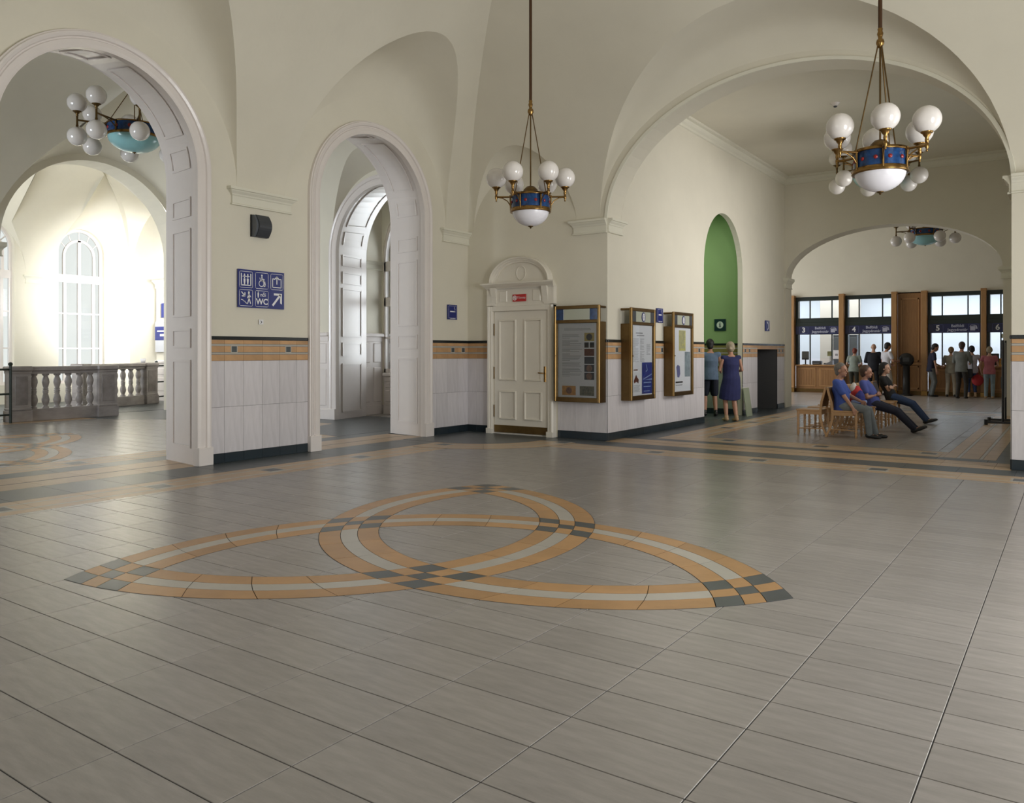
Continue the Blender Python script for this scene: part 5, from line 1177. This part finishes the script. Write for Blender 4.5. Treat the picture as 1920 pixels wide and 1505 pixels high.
t = onc('ticket_validator', 'black round headed ticket machine on a column between windows 4 and 5', 'ticket machine', -4.80, 30.7, 0, [('column', MB().lathe([(0.20, 0), (0.20, 0.04), (0.12, 0.07), (0.11, 1.02), (0.14, 1.05)], n=16), BLACK), ('head', MB().lathe([(0.0, -0.11), (0.20, -0.10), (0.24, -0.05), (0.24, 0.05), (0.20, 0.10), (0.0, 0.11)], n=20, M=Matrix.Rotation(pi / 2, 3, 'X')).xf(Matrix.Translation((0, 0, 1.24))), BLACK), ('screen', MB().box(-0.10, 0.10, -0.118, -0.108, 1.18, 1.32), DARK)])
# information stand by the right-hand pillar, seen edge on
t = thing('information_stand', 'black display stand on a floor bar beside the right hand pillar', 'stand', (-1.30, 19.3, 0), 0)
MB().tube([(0.08, 0, 0.06), (0.08, 0, 1.75)], 0.022, 8).build('upright', BLACK, t); MB().tube([(0.08, 0.75, 0.06), (0.08, 0.75, 1.75)], 0.022, 8).build('upright', BLACK, t)
for y in (0, 0.75): MB().bbox(-0.24, 0.38, y - 0.025, y + 0.025, 0.035, 0.085, 0.008).build('foot_bar', BLACK, t); MB().tube([(-0.22, y, 0.0), (-0.22, y, 0.11)], 0.035, 10).build('foot_end', BLACK, t)
MB().bbox(0.065, 0.095, 0.03, 0.72, 0.55, 1.70, 0.004).build('display_panel', mat('stand_panel', (0.10, 0.13, 0.13), 0.4), t); MB().bbox(0.035, 0.065, 0.08, 0.66, 0.75, 1.0, 0.02).build('leaflet_tray', IRON, t)
# ------------------------------------------------------------------ people
def remesh(mb, voxel, name, m, parent, smooth=2, label=None):
    me = mb.mesh(name, m); o = bpy.data.objects.new('remesh_tmp', me); COL.objects.link(o)
    r = o.modifiers.new('r', 'REMESH'); r.mode = 'VOXEL'; r.voxel_size = voxel
    if smooth: s = o.modifiers.new('s', 'SMOOTH'); s.factor = 0.5; s.iterations = smooth
    bpy.context.view_layer.update(); dg = bpy.context.evaluated_depsgraph_get()
    out = bpy.data.meshes.new_from_object(o.evaluated_get(dg), depsgraph=dg); bpy.data.objects.remove(o); bpy.data.meshes.remove(me)
    out.polygons.foreach_set('use_smooth', [True] * len(out.polygons)); out.name = name
    if not out.materials: out.materials.append(m)
    return link(name, out, parent, label)
def caps(mb, a, b, ra, rb, n=10):
    a, b = Vector(a), Vector(b); d = b - a; L = d.length
    if L < 1e-5: mb.ball(a, ra, n, 8); return mb
    d /= L; pts, rs = [], []
    for i in range(4): t = -pi / 2 + pi / 2 * i / 4; pts.append(a + d * ra * sin(t)); rs.append(max(0.0006, ra * cos(t)))
    pts.append(a); rs.append(ra); pts.append(a.lerp(b, 0.5)); rs.append((ra + rb) / 2); pts.append(b); rs.append(rb)
    for i in range(1, 5): t = pi / 2 * i / 4; pts.append(b + d * rb * sin(t)); rs.append(max(0.0006, rb * cos(t)))
    return mb.tube(pts, rs, n)
def ell_tube(mb, pts, rx, ry, side=Vector((0, 1, 0)), n=16):
    """rx along 'side', ry across; closed ends"""
    vs = []; pts = [Vector(p) for p in pts]
    for i, p in enumerate(pts):
        d = (pts[min(i + 1, len(pts) - 1)] - pts[max(i - 1, 0)]).normalized(); f = side.cross(d).normalized()
        vs += [p + side * rx[i] * cos(2 * pi * k / n) + f * ry[i] * sin(2 * pi * k / n) for k in range(n)]
    fs = [(i * n + k, i * n + (k + 1) % n, (i + 1) * n + (k + 1) % n, (i + 1) * n + k) for i in range(len(pts) - 1) for k in range(n)]
    fs += [list(range(n))[::-1], list(range((len(pts) - 1) * n, len(pts) * n))]
    return mb.add(vs, fs)
def ik(a, c, l1, l2, pole):
    a, c, pole = Vector(a), Vector(c), Vector(pole); d = c - a; L = min(d.length, (l1 + l2) * 0.999); d.normalize()
    x = (l1 * l1 - l2 * l2 + L * L) / (2 * L); h = sqrt(max(0, l1 * l1 - x * x)); pp = pole - d * pole.dot(d); pp.normalize()
    return a + d * x + pp * h, a + d * L
SKIN = [mat('skin_tan', (0.42, 0.22, 0.145), 0.5), mat('skin_light', (0.52, 0.31, 0.22), 0.5), mat('skin_brown', (0.34, 0.17, 0.11), 0.5)]
HAIR = {k: mat('hair_' + k, c, 0.6, var=0.3, scale=30) for k, c in (('grey', (0.16, 0.145, 0.13)), ('brown', (0.06, 0.032, 0.02)), ('black', (0.012, 0.010, 0.010)), ('red', (0.16, 0.025, 0.012)), ('fair', (0.30, 0.25, 0.17)), ('sandy', (0.24, 0.15, 0.08)))}
CLOTH = {}
def cloth(name, c):
    if name not in CLOTH: CLOTH[name] = mat(name + '_cloth', c, 0.85, var=0.18, scale=7, bump=0.25)
    return CLOTH[name]
def person(label, loc, rz, J, skin, hair, top, bottom, shoes=(0.012, 0.012, 0.012), hair_len=0.0, sleeve=0.6, trouser=1.0, skirt=None, s=1.0, vox=0.013, belly=0.0, fem=False, group=None, bare_head=False):
    t = thing('person', label, 'person', loc, rz, group); t.scale = (s, s, s); V = lambda k: Vector(J[k]); body = MB()
    pel, che, nec, hd = V('pelvis'), V('chest'), V('neck'), V('head'); F = Vector(J.get('face', (1, 0, 0))).normalized(); up = (hd - nec).normalized(); up = (up * 0.6 + Vector((0, 0, 1)) * 0.4).normalized()
    rt = F.cross(up).normalized(); up = rt.cross(F).normalized(); R3 = Matrix((F, -rt, up)).transposed()     # columns: forward, left, up
    HM = Matrix.Translation(hd) @ R3.to_4x4(); side = (V('shL') - V('shR')).normalized(); bf = side.cross((che - pel).normalized()).normalized()   # bf: body front
    mid = pel.lerp(che, 0.5); k = 0.92 if fem else 1.0
    spine = [pel - (che - pel).normalized() * 0.09, pel, mid + bf * belly * 0.6, che, che.lerp(nec, 0.55), nec]
    rx = [0.13, 0.172 * (1.04 if fem else 1), (0.135 if fem else 0.155) + belly * 0.3, 0.172 * k, 0.165 * k, 0.062]; ry = [0.10, 0.115, 0.098 + belly * 0.55, 0.118, 0.088, 0.058]
    ell_tube(body, spine, rx, ry, side)
    caps(body, nec - up * 0.03, hd - up * 0.05, 0.056 * k, 0.052 * k)
    hb = MB()                                             # head: skull, jaw, nose, brow, ears (local: x forward, y left, z up)
    hb.ball((0.0, 0, 0.025), 0.098, 18, 12, sx=1.03, sy=0.80, sz=1.02); hb.ball((0.022, 0, -0.045), 0.072, 14, 10, sx=1.02, sy=0.80, sz=1.05); hb.ball((0.072, 0, -0.088), 0.024, 10, 7, sy=1.1)
    caps(hb, (0.088, 0, 0.012), (0.112, 0, -0.022), 0.011, 0.016); hb.ball((0.092, 0, -0.058), 0.016, 10, 6, sy=1.5, sz=0.7); hb.ball((0.085, 0.030, 0.028), 0.017, 8, 6, sy=1.5, sz=0.6); hb.ball((0.085, -0.030, 0.028), 0.017, 8, 6, sy=1.5, sz=0.6)
    for sg in (-1, 1): hb.ball((-0.008, sg * 0.080, -0.008), 0.030, 10, 7, sx=0.7, sy=0.38, sz=1.05)
    hb.xf(HM); body.add(hb.v, hb.f)
    for q in ('L', 'R'):
        sh, el, ha = V('sh' + q), V('el' + q), V('ha' + q); caps(body, che.lerp(nec, 0.6), sh, 0.07 * k, 0.056 * k); caps(body, sh, el, 0.050 * k, 0.038 * k); caps(body, el, ha, 0.038 * k, 0.026 * k)
        d = Vector(J.get('hd' + q, tuple(ha - el))).normalized(); pn = Vector(J.get('pn' + q, tuple(side * (-1 if q == 'L' else 1)))); pn = (pn - d * pn.dot(d)).normalized(); w = d.cross(pn).normalized()
        pc = ha + d * 0.045
        caps(body, ha, pc + w * 0.018, 0.024, 0.020); caps(body, ha, pc - w * 0.018, 0.024, 0.020); caps(body, pc + w * 0.024, pc - w * 0.024 + d * 0.01, 0.019, 0.019)
        curl = J.get('curl', 0.5)
        for i, ln in enumerate((0.064, 0.074, 0.069, 0.052)):
            b0 = ha + d * 0.075 + w * (0.033 - 0.022 * i); b1 = b0 + (d * cos(curl * 0.6) + pn * sin(curl * 0.6)).normalized() * ln * 0.55; b2 = b1 + (d * cos(curl * 1.6) + pn * sin(curl * 1.6)).normalized() * ln * 0.5
            caps(body, b0 - d * 0.015, b1, 0.0100, 0.0092, 7); caps(body, b1, b2, 0.0092, 0.0080, 7)
        tb = ha + d * 0.025 + w * 0.026; t1 = tb + (w * 0.7 + d * 0.6 + pn * 0.25).normalized() * 0.038; caps(body, tb, t1, 0.013, 0.011, 7); caps(body, t1, t1 + (d + pn * 0.4).normalized() * 0.03, 0.011, 0.009, 7)
        hp, kn, an = V('hip' + q), V('kn' + q), V('an' + q); caps(body, hp, kn, 0.080, 0.054); caps(body, kn, an + (kn - an) * 0.62, 0.053, 0.056); caps(body, an + (kn - an) * 0.62, an, 0.056, 0.036)
        ft = Vector(J.get('ft' + q, (1, 0, 0))).normalized(); caps(body, an - Vector((0, 0, 0.03)), an + ft * 0.13 - Vector((0, 0, 0.04)), 0.036, 0.028)
    bo = remesh(body, vox * 0.75, 'body', skin, t, 2)
    # clothes follow the same skeleton a little farther out
    sh_ = MB(); e = 0.012
    if skirt is None:
        tail = [pel - (che - pel).normalized() * 0.13] + spine[1:5]; ell_tube(sh_, tail + [che.lerp(nec, 0.86)], [0.172 + e] + [q + e for q in rx[1:5]] + [0.085], [0.122 + e] + [q + e for q in ry[1:5]] + [0.072], side)
    else:
        kn = (V('knL') + V('knR')) / 2; hem = pel.lerp(kn, skirt); ell_tube(sh_, [hem, pel.lerp(kn, skirt * 0.5), pel] + spine[2:5] + [che.lerp(nec, 0.80)], [0.245, 0.235, 0.20] + [q + 0.03 for q in rx[2:5]] + [0.09], [0.185, 0.175, 0.15] + [q + 0.03 for q in ry[2:5]] + [0.075], side)
    for q in ('L', 'R'):
        sh, el, ha = V('sh' + q), V('el' + q), V('ha' + q)
        caps(sh_, che.lerp(nec, 0.55), sh, 0.078 * k, 0.064 * k)
        if sleeve > 0: caps(sh_, sh, sh.lerp(el, min(1, sleeve)), 0.066 * k, 0.062 * k)
        if sleeve > 1: caps(sh_, el, el.lerp(ha, sleeve - 1), 0.052, 0.046)
    remesh(sh_, vox, 'dress' if skirt else 'shirt', top, t, 3)
    if bottom is not None:
        tr = MB(); ell_tube(tr, [pel - (che - pel).normalized() * 0.10, pel, pel.lerp(mid, 0.55)], [0.165, 0.184, 0.165], [0.118, 0.128, 0.112], side)
        for q in ('L', 'R'):
            hp, kn, an = V('hip' + q), V('kn' + q), V('an' + q); caps(tr, hp, hp.lerp(kn, min(1, trouser * 2)), 0.098, 0.072 if trouser >= 0.5 else 0.095)
            if trouser > 0.5: caps(tr, kn, kn.lerp(an, min(1.0, (trouser - 0.5) * 2)), 0.070, 0.056)
        remesh(tr, vox, 'trousers' if trouser > 0.6 else 'shorts', bottom, t, 3)
    for q in ('L', 'R'):
        an = V('an' + q); ft = Vector(J.get('ft' + q, (1, 0, 0))).normalized(); ftf = ft; u_ = Vector(J.get('fu' + q, (0, 0, 1))).normalized(); b = MB()
        caps(b, an - u_ * 0.032 - ftf * 0.03, an + ftf * 0.13 - u_ * 0.050, 0.044, 0.034); caps(b, an + ftf * 0.09 - u_ * 0.045, an + ftf * 0.175 - u_ * 0.054, 0.042, 0.028); caps(b, an + u_ * 0.03, an - u_ * 0.03, 0.047, 0.046)
        remesh(b, vox, 'shoe', shoes, t, 2)
    if not bare_head:
        h = MB(); h.ball((-0.020, 0, 0.040), 0.110, 18, 12, sx=1.0, sy=0.86, sz=1.0); h.ball((-0.045, 0, -0.015), 0.078, 14, 10, sx=0.9, sy=0.98, sz=1.2)
        if hair_len > 0:
            caps(h, (-0.07, 0.035, 0.0), (-0.085, 0.04, -hair_len), 0.05, 0.035); caps(h, (-0.07, -0.035, 0.0), (-0.085, -0.04, -hair_len), 0.05, 0.035); caps(h, (-0.02, 0.075, 0.02), (-0.04, 0.07, -hair_len * 0.7), 0.026, 0.022); caps(h, (-0.02, -0.075, 0.02), (-0.04, -0.07, -hair_len * 0.7), 0.026, 0.022)
        h.xf(HM)
        # keep the face free: cut everything in front of a slanting plane
        ob = remesh(h, vox * 0.9, 'hair', hair, t, 1); me = ob.data; bm = bmesh.new(); bm.from_mesh(me); inv = HM.inverted()
        kill = [v for v in bm.verts if (lambda p: p.x > 0.030 + max(0, p.z - 0.055) * 0.9 and p.z < 0.115 or (p.x > -0.005 and p.z < 0.02 and hair_len == 0))(inv @ v.co)]
        bmesh.ops.delete(bm, geom=kill, context='VERTS'); bm.to_mesh(me); bm.free()
    ey = MATS.get('eye_dark') or mat('eye_dark', (0.02, 0.015, 0.012), 0.3); lip = MATS.get('lips') or mat('lips', (0.26, 0.08, 0.07), 0.5)
    for sg in (-1, 1): MB().ball((0.094, sg * 0.031, 0.004), 0.0095, 8, 6, sy=1.3, sz=0.7).xf(HM).build('eye', ey, t)
    MB().ball((0.104, 0, -0.058), 0.009, 8, 6, sx=0.6, sy=2.3, sz=0.55).xf(HM).build('mouth', lip, t)
    return t
def arms(J, targets, poles=None, l1=0.29, l2=0.26):
    for q in ('L', 'R'):
        el, ha = ik(J['sh' + q], targets[q], l1, l2, (poles or {}).get(q, (-0.6, 0.5 if q == 'L' else -0.5, -0.6))); J['el' + q] = tuple(el); J['ha' + q] = tuple(ha)
    return J
def legs(J, targets, poles=None, l1=0.43, l2=0.43):
    for q in ('L', 'R'):
        kn, an = ik(J['hip' + q], targets[q], l1, l2, (poles or {}).get(q, (1, 0, 0.3))); J['kn' + q] = tuple(kn); J['an' + q] = tuple(an)
    return J
def standing(lean=0.0, hands=None, stance=0.11, step=0.0, turn=0.0, nod=0.0, poles=None, curl=0.5):
    """upright figure facing +x, feet on z = 0"""
    c_, s_ = cos(lean), sin(lean); P = lambda x, y, z: (x * c_ + z * s_, y, 0.94 + z * c_ - x * s_)
    J = dict(pelvis=(0, 0, 0.96), chest=P(0, 0, 0.33), neck=P(-0.005, 0, 0.545), head=P(0.02 + nod * 0.06, 0, 0.70 - nod * 0.02), shL=P(0, 0.185, 0.48), shR=P(0, -0.185, 0.48), hipL=(0, 0.09, 0.92), hipR=(0, -0.09, 0.92), face=(cos(turn), sin(turn), -nod), curl=curl)
    legs(J, {'L': (step, stance, 0.085), 'R': (-step, -stance, 0.085)}); hands = hands or {'L': (0.05, 0.24, 0.82), 'R': (0.05, -0.24, 0.82)}
    return arms(J, hands, poles)
def sitting(seat=0.475, back=0.15, feet=0.45, hips=0.0, hands=None, knee=0.13, turn=0.0, tilt=0.0, poles=None, drop=0.0, kn_pole=(0.2, 0, 1), foot_up=0.0, stag=0.0):
    """seated figure facing +x; 'back' = how far the trunk leans back (radians)"""
    z0 = seat + 0.10 - drop; c_, s_ = cos(back), sin(back); P = lambda x, y, z: (hips + x * c_ - z * s_, y, z0 + z * c_ + x * s_)
    J = dict(pelvis=(hips, 0, z0), chest=P(0.01, 0, 0.295), neck=P(0.02, 0, 0.472), head=tuple(Vector(P(0.02, 0, 0.472)) + Vector((0.045, 0, 0.155))), shL=P(0.01, 0.185, 0.415), shR=P(0.01, -0.185, 0.415), hipL=(hips + 0.02, 0.09, z0 - 0.02), hipR=(hips + 0.02, -0.09, z0 - 0.02), face=(cos(turn), sin(turn), tilt), curl=0.7)
    f = (1, 0, foot_up)
    J['ftL'] = J['ftR'] = f; J['fuL'] = J['fuR'] = (-foot_up, 0, 1)
    legs(J, {'L': (hips + feet + stag, knee, 0.085), 'R': (hips + feet, -knee, 0.085)}, {'L': kn_pole, 'R': kn_pole})
    return arms(J, hands, poles)
BLK = mat('black_shoe', (0.010, 0.010, 0.011), 0.4); TANS = mat('tan_sandal', (0.42, 0.28, 0.16), 0.5)
X0 = CX
# three seated people
J = sitting(back=0.14, feet=0.50, hips=-0.09, hands={'L': (0.22, 0.14, 0.64), 'R': (0.17, -0.25, 0.53)}, knee=0.11, tilt=-0.02, turn=-0.15, poles={'R': (-1, -0.2, -0.2), 'L': (-0.5, 0.6, -0.4)}, stag=0.06); J['hdR'] = (0.45, -0.1, -1); J['pnR'] = (-0.6, 0.6, 0)
person('grey haired man in blue shirt and grey trousers, seated nearest on the chair row', (X0, ROW[0], 0), 0, J, SKIN[0], HAIR['grey'], cloth('blue_shirt', (0.045, 0.085, 0.33)), cloth('grey_trouser', (0.16, 0.18, 0.19)), BLK, s=0.98, vox=0.012, belly=0.05, sleeve=0.75)
J = sitting(back=0.42, feet=0.73, hips=0.16, hands={'L': (0.255, 0.035, 0.725), 'R': (0.265, -0.035, 0.715)}, knee=0.10, tilt=-0.02, turn=0.1, poles={'R': (-0.2, -0.6, -0.9), 'L': (-0.2, 0.6, -0.9)}, foot_up=0.5, drop=0.03); J['hdR'] = (0.3, 1, 0.1); J['hdL'] = (0.3, -1, 0.1)
person('slouching man in violet blue tee shirt and dark jeans, legs stretched out, hands clasped', (X0, ROW[2], 0), 0, J, SKIN[2], HAIR['brown'], cloth('violet_blue_tee', (0.055, 0.075, 0.27)), cloth('dark_jeans', (0.014, 0.016, 0.032)), BLK, s=0.98, vox=0.012, belly=0.035, sleeve=0.6)
J = sitting(back=0.40, feet=0.70, hips=0.08, hands={'L': (0.115, -0.09, 0.775), 'R': (0.135, 0.09, 0.80)}, knee=0.09, tilt=0.0, turn=-0.1, poles={'R': (0.0, -0.7, -0.8), 'L': (0.0, 0.7, -0.8)}, foot_up=0.35); J['hdR'] = (0.1, 1, 0.15); J['hdL'] = (0.1, -1, 0.1)
person('dark haired woman in black top and blue jeans, seated with folded arms', (X0, ROW[5], 0), 0, J, SKIN[1], HAIR['black'], cloth('black_top', (0.008, 0.008, 0.009)), cloth('blue_jeans', (0.022, 0.042, 0.10)), BLK, hair_len=0.13, s=0.98, vox=0.012, sleeve=0.5, fem=True)
# two people at the green recess, seen from behind
rzb = 2.35
J = standing(0.05, {'L': (0.28, 0.14, 1.12), 'R': (0.26, -0.16, 1.08)}, 0.10, 0.04, nod=0.25)
person('woman with fair hair in a long sleeveless navy dress at the green recess', (-6.12, 17.05, 0.002), rzb, J, SKIN[0], HAIR['fair'], cloth('navy_dress', (0.016, 0.020, 0.088)), None, TANS, skirt=1.0, sleeve=0.0, fem=True, hair_len=0.03, s=0.975, belly=0.05)
J = standing(0.06, {'L': (0.30, 0.12, 1.15), 'R': (0.28, -0.14, 1.1)}, 0.12, 0.02, nod=0.2)
person('man in grey blue sleeveless shirt and dark shorts beside the wall edge', (-7.02, 18.15, 0.002), 2.1, J, SKIN[0], HAIR['black'], cloth('grey_blue_vest', (0.105, 0.155, 0.235)), cloth('dark_shorts', (0.012, 0.015, 0.030)), BLK, trouser=0.46, sleeve=0.05, s=1.02)
# people at the ticket windows
G = 'people at the ticket windows'; U = pi / 2; lean_h = {'L': (0.34, 0.15, 1.10), 'R': (0.34, -0.15, 1.10)}
def at(px_x, y, label, J, rz, *a, **k): person(label, (px_x, y, 0), rz, J, *a, vox=0.016, group=G, **k)
at(-6.52, 30.68, 'red haired woman in grey green tee shirt leaning at ticket window 4', standing(0.22, lean_h, 0.10, nod=0.5), U, SKIN[1], HAIR['red'], cloth('grey_green_tee', (0.25, 0.29, 0.26)), cloth('dark_olive', (0.035, 0.035, 0.025)), BLK, fem=True, s=0.95)
at(-5.86, 30.66, 'bald man in black jacket standing at ticket window 4', standing(0.12, lean_h, 0.13, nod=0.3), U + 0.1, SKIN[1], HAIR['grey'], cloth('black_jacket', (0.010, 0.012, 0.020)), cloth('black_trouser', (0.009, 0.010, 0.014)), BLK, s=1.03, sleeve=1.9, bare_head=True, belly=0.06)
at(-5.38, 30.30, 'man in white tee shirt and pale trousers beside the black ticket machine', standing(0.03, {'L': (0.25, 0.14, 1.05), 'R': (0.34, -0.15, 1.15)}, 0.11, nod=0.35), 0.75, SKIN[0], HAIR['black'], cloth('white_tee', (0.62, 0.62, 0.68)), cloth('pale_trouser', (0.42, 0.38, 0.34)), BLK, s=1.04)
at(-4.00, 30.42, 'man in navy tee shirt and grey trousers leaning to ticket window 5', standing(0.10, {'L': (0.30, 0.10, 1.02), 'R': (0.12, -0.24, 0.84)}, 0.11, nod=0.55), 0.35, SKIN[0], HAIR['black'], cloth('navy_tee', (0.012, 0.014, 0.040)), cloth('grey_cargo', (0.11, 0.12, 0.12)), BLK, s=1.02)
at(-3.43, 30.62, 'woman in beige blouse and cream trousers in the ticket queue', standing(0.06, lean_h, 0.12, nod=0.3), U, SKIN[1], HAIR['sandy'], cloth('beige_blouse', (0.34, 0.32, 0.27)), cloth('cream_trouser', (0.46, 0.41, 0.33)), BLK, s=0.95, fem=True, sleeve=0.8)
at(-3.03, 29.75, 'tall man in grey shirt and dark trousers in the ticket queue', standing(0.04, lean_h, 0.12, nod=0.2), U - 0.2, SKIN[0], HAIR['brown'], cloth('grey_shirt', (0.15, 0.16, 0.15)), cloth('dark_brown', (0.03, 0.026, 0.022)), BLK, s=1.04, sleeve=1.0)
at(-2.80, 30.55, 'dark haired woman in white top and blue jeans carrying a black shoulder bag', standing(0.05, {'L': (0.2, 0.2, 0.95), 'R': (0.22, -0.2, 1.0)}, 0.10, nod=0.2), U + 0.35, SKIN[1], HAIR['black'], cloth('white_top', (0.56, 0.57, 0.66)), cloth('jeans', (0.035, 0.065, 0.17)), TANS, s=0.97, fem=True, trouser=0.85, sleeve=0.2, hair_len=0.05)
at(-2.28, 30.15, 'woman in pink and red top and light jeans at ticket window 6', standing(0.06, {'L': (0.12, 0.26, 0.93), 'R': (0.34, -0.15, 1.10)}, 0.10, nod=0.3), U, SKIN[1], HAIR['fair'], cloth('pink_top', (0.40, 0.13, 0.16)), cloth('light_jeans', (0.21, 0.27, 0.31)), TANS, s=0.95, fem=True, sleeve=0.4, hair_len=0.04)
t = thing('shoulder_bag', 'black bag hanging at the hip of the woman in white top', 'bag', (-2.93, 30.18, 0.66))
b = MB(); b.bbox(-0.20, 0.18, -0.07, 0.07, 0.0, 0.30, 0.03); b.build('bag_body', BLACK, t); MB().tube([(-0.18, 0, 0.28), (0.05, 0.02, 0.62), (0.16, 0.02, 0.74), (0.18, 0, 0.28)], 0.012, 6).build('strap', BLACK, t)
t = thing('plastic_bag', 'red plastic bag carried by the woman in pink top', 'bag', (-2.62, 30.29, 0.42)); b = MB(); b.ball((0, 0, 0.17), 0.16, 12, 8, sx=1.1, sy=0.6, sz=1.15); b.build('bag_body', cloth('red_plastic', (0.42, 0.03, 0.035)), t); MB().tube([(-0.06, 0, 0.30), (0.0, 0, 0.42), (0.06, 0, 0.30)], 0.012, 6).build('handle', CLOTH['red_plastic'], t)
# bags on the second chair
zs = 0.476
t = thing('plastic_bag', 'dark blue plastic bag with a pale band on the chair beside the grey haired man', 'bag', (X0 + 0.08, ROW[1] - 0.12, zs)); b = MB()
ell_tube(b, [(0, 0, 0.0), (0.01, 0, 0.10), (0.02, 0, 0.24), (0.03, 0, 0.33)], [0.12, 0.135, 0.10, 0.03], [0.10, 0.11, 0.08, 0.02]); remesh(b, 0.015, 'bag_body', cloth('blue_plastic', (0.03, 0.035, 0.20)), t, 2); MB().lathe([(0.137, 0.10), (0.139, 0.115), (0.133, 0.15)], n=16).build('pale_band', PIC[8], t)
t = thing('plastic_bag', 'crumpled red and white bag on the chair behind the grey haired man', 'bag', (X0 - 0.02, ROW[1] + 0.13, zs)); b = MB()
ell_tube(b, [(0, 0, 0.0), (0, 0, 0.12), (0.01, 0, 0.30), (0.0, 0, 0.40)], [0.12, 0.14, 0.12, 0.05], [0.12, 0.13, 0.10, 0.04]); remesh(b, 0.015, 'bag_body', CLOTH['red_plastic'], t, 2); b = MB(); ell_tube(b, [(-0.03, 0, 0.30), (-0.05, 0, 0.38), (-0.04, 0, 0.46)], [0.10, 0.09, 0.03], [0.08, 0.07, 0.02]); remesh(b, 0.015, 'white_top', cloth('white_plastic', (0.55, 0.53, 0.50)), t, 2)
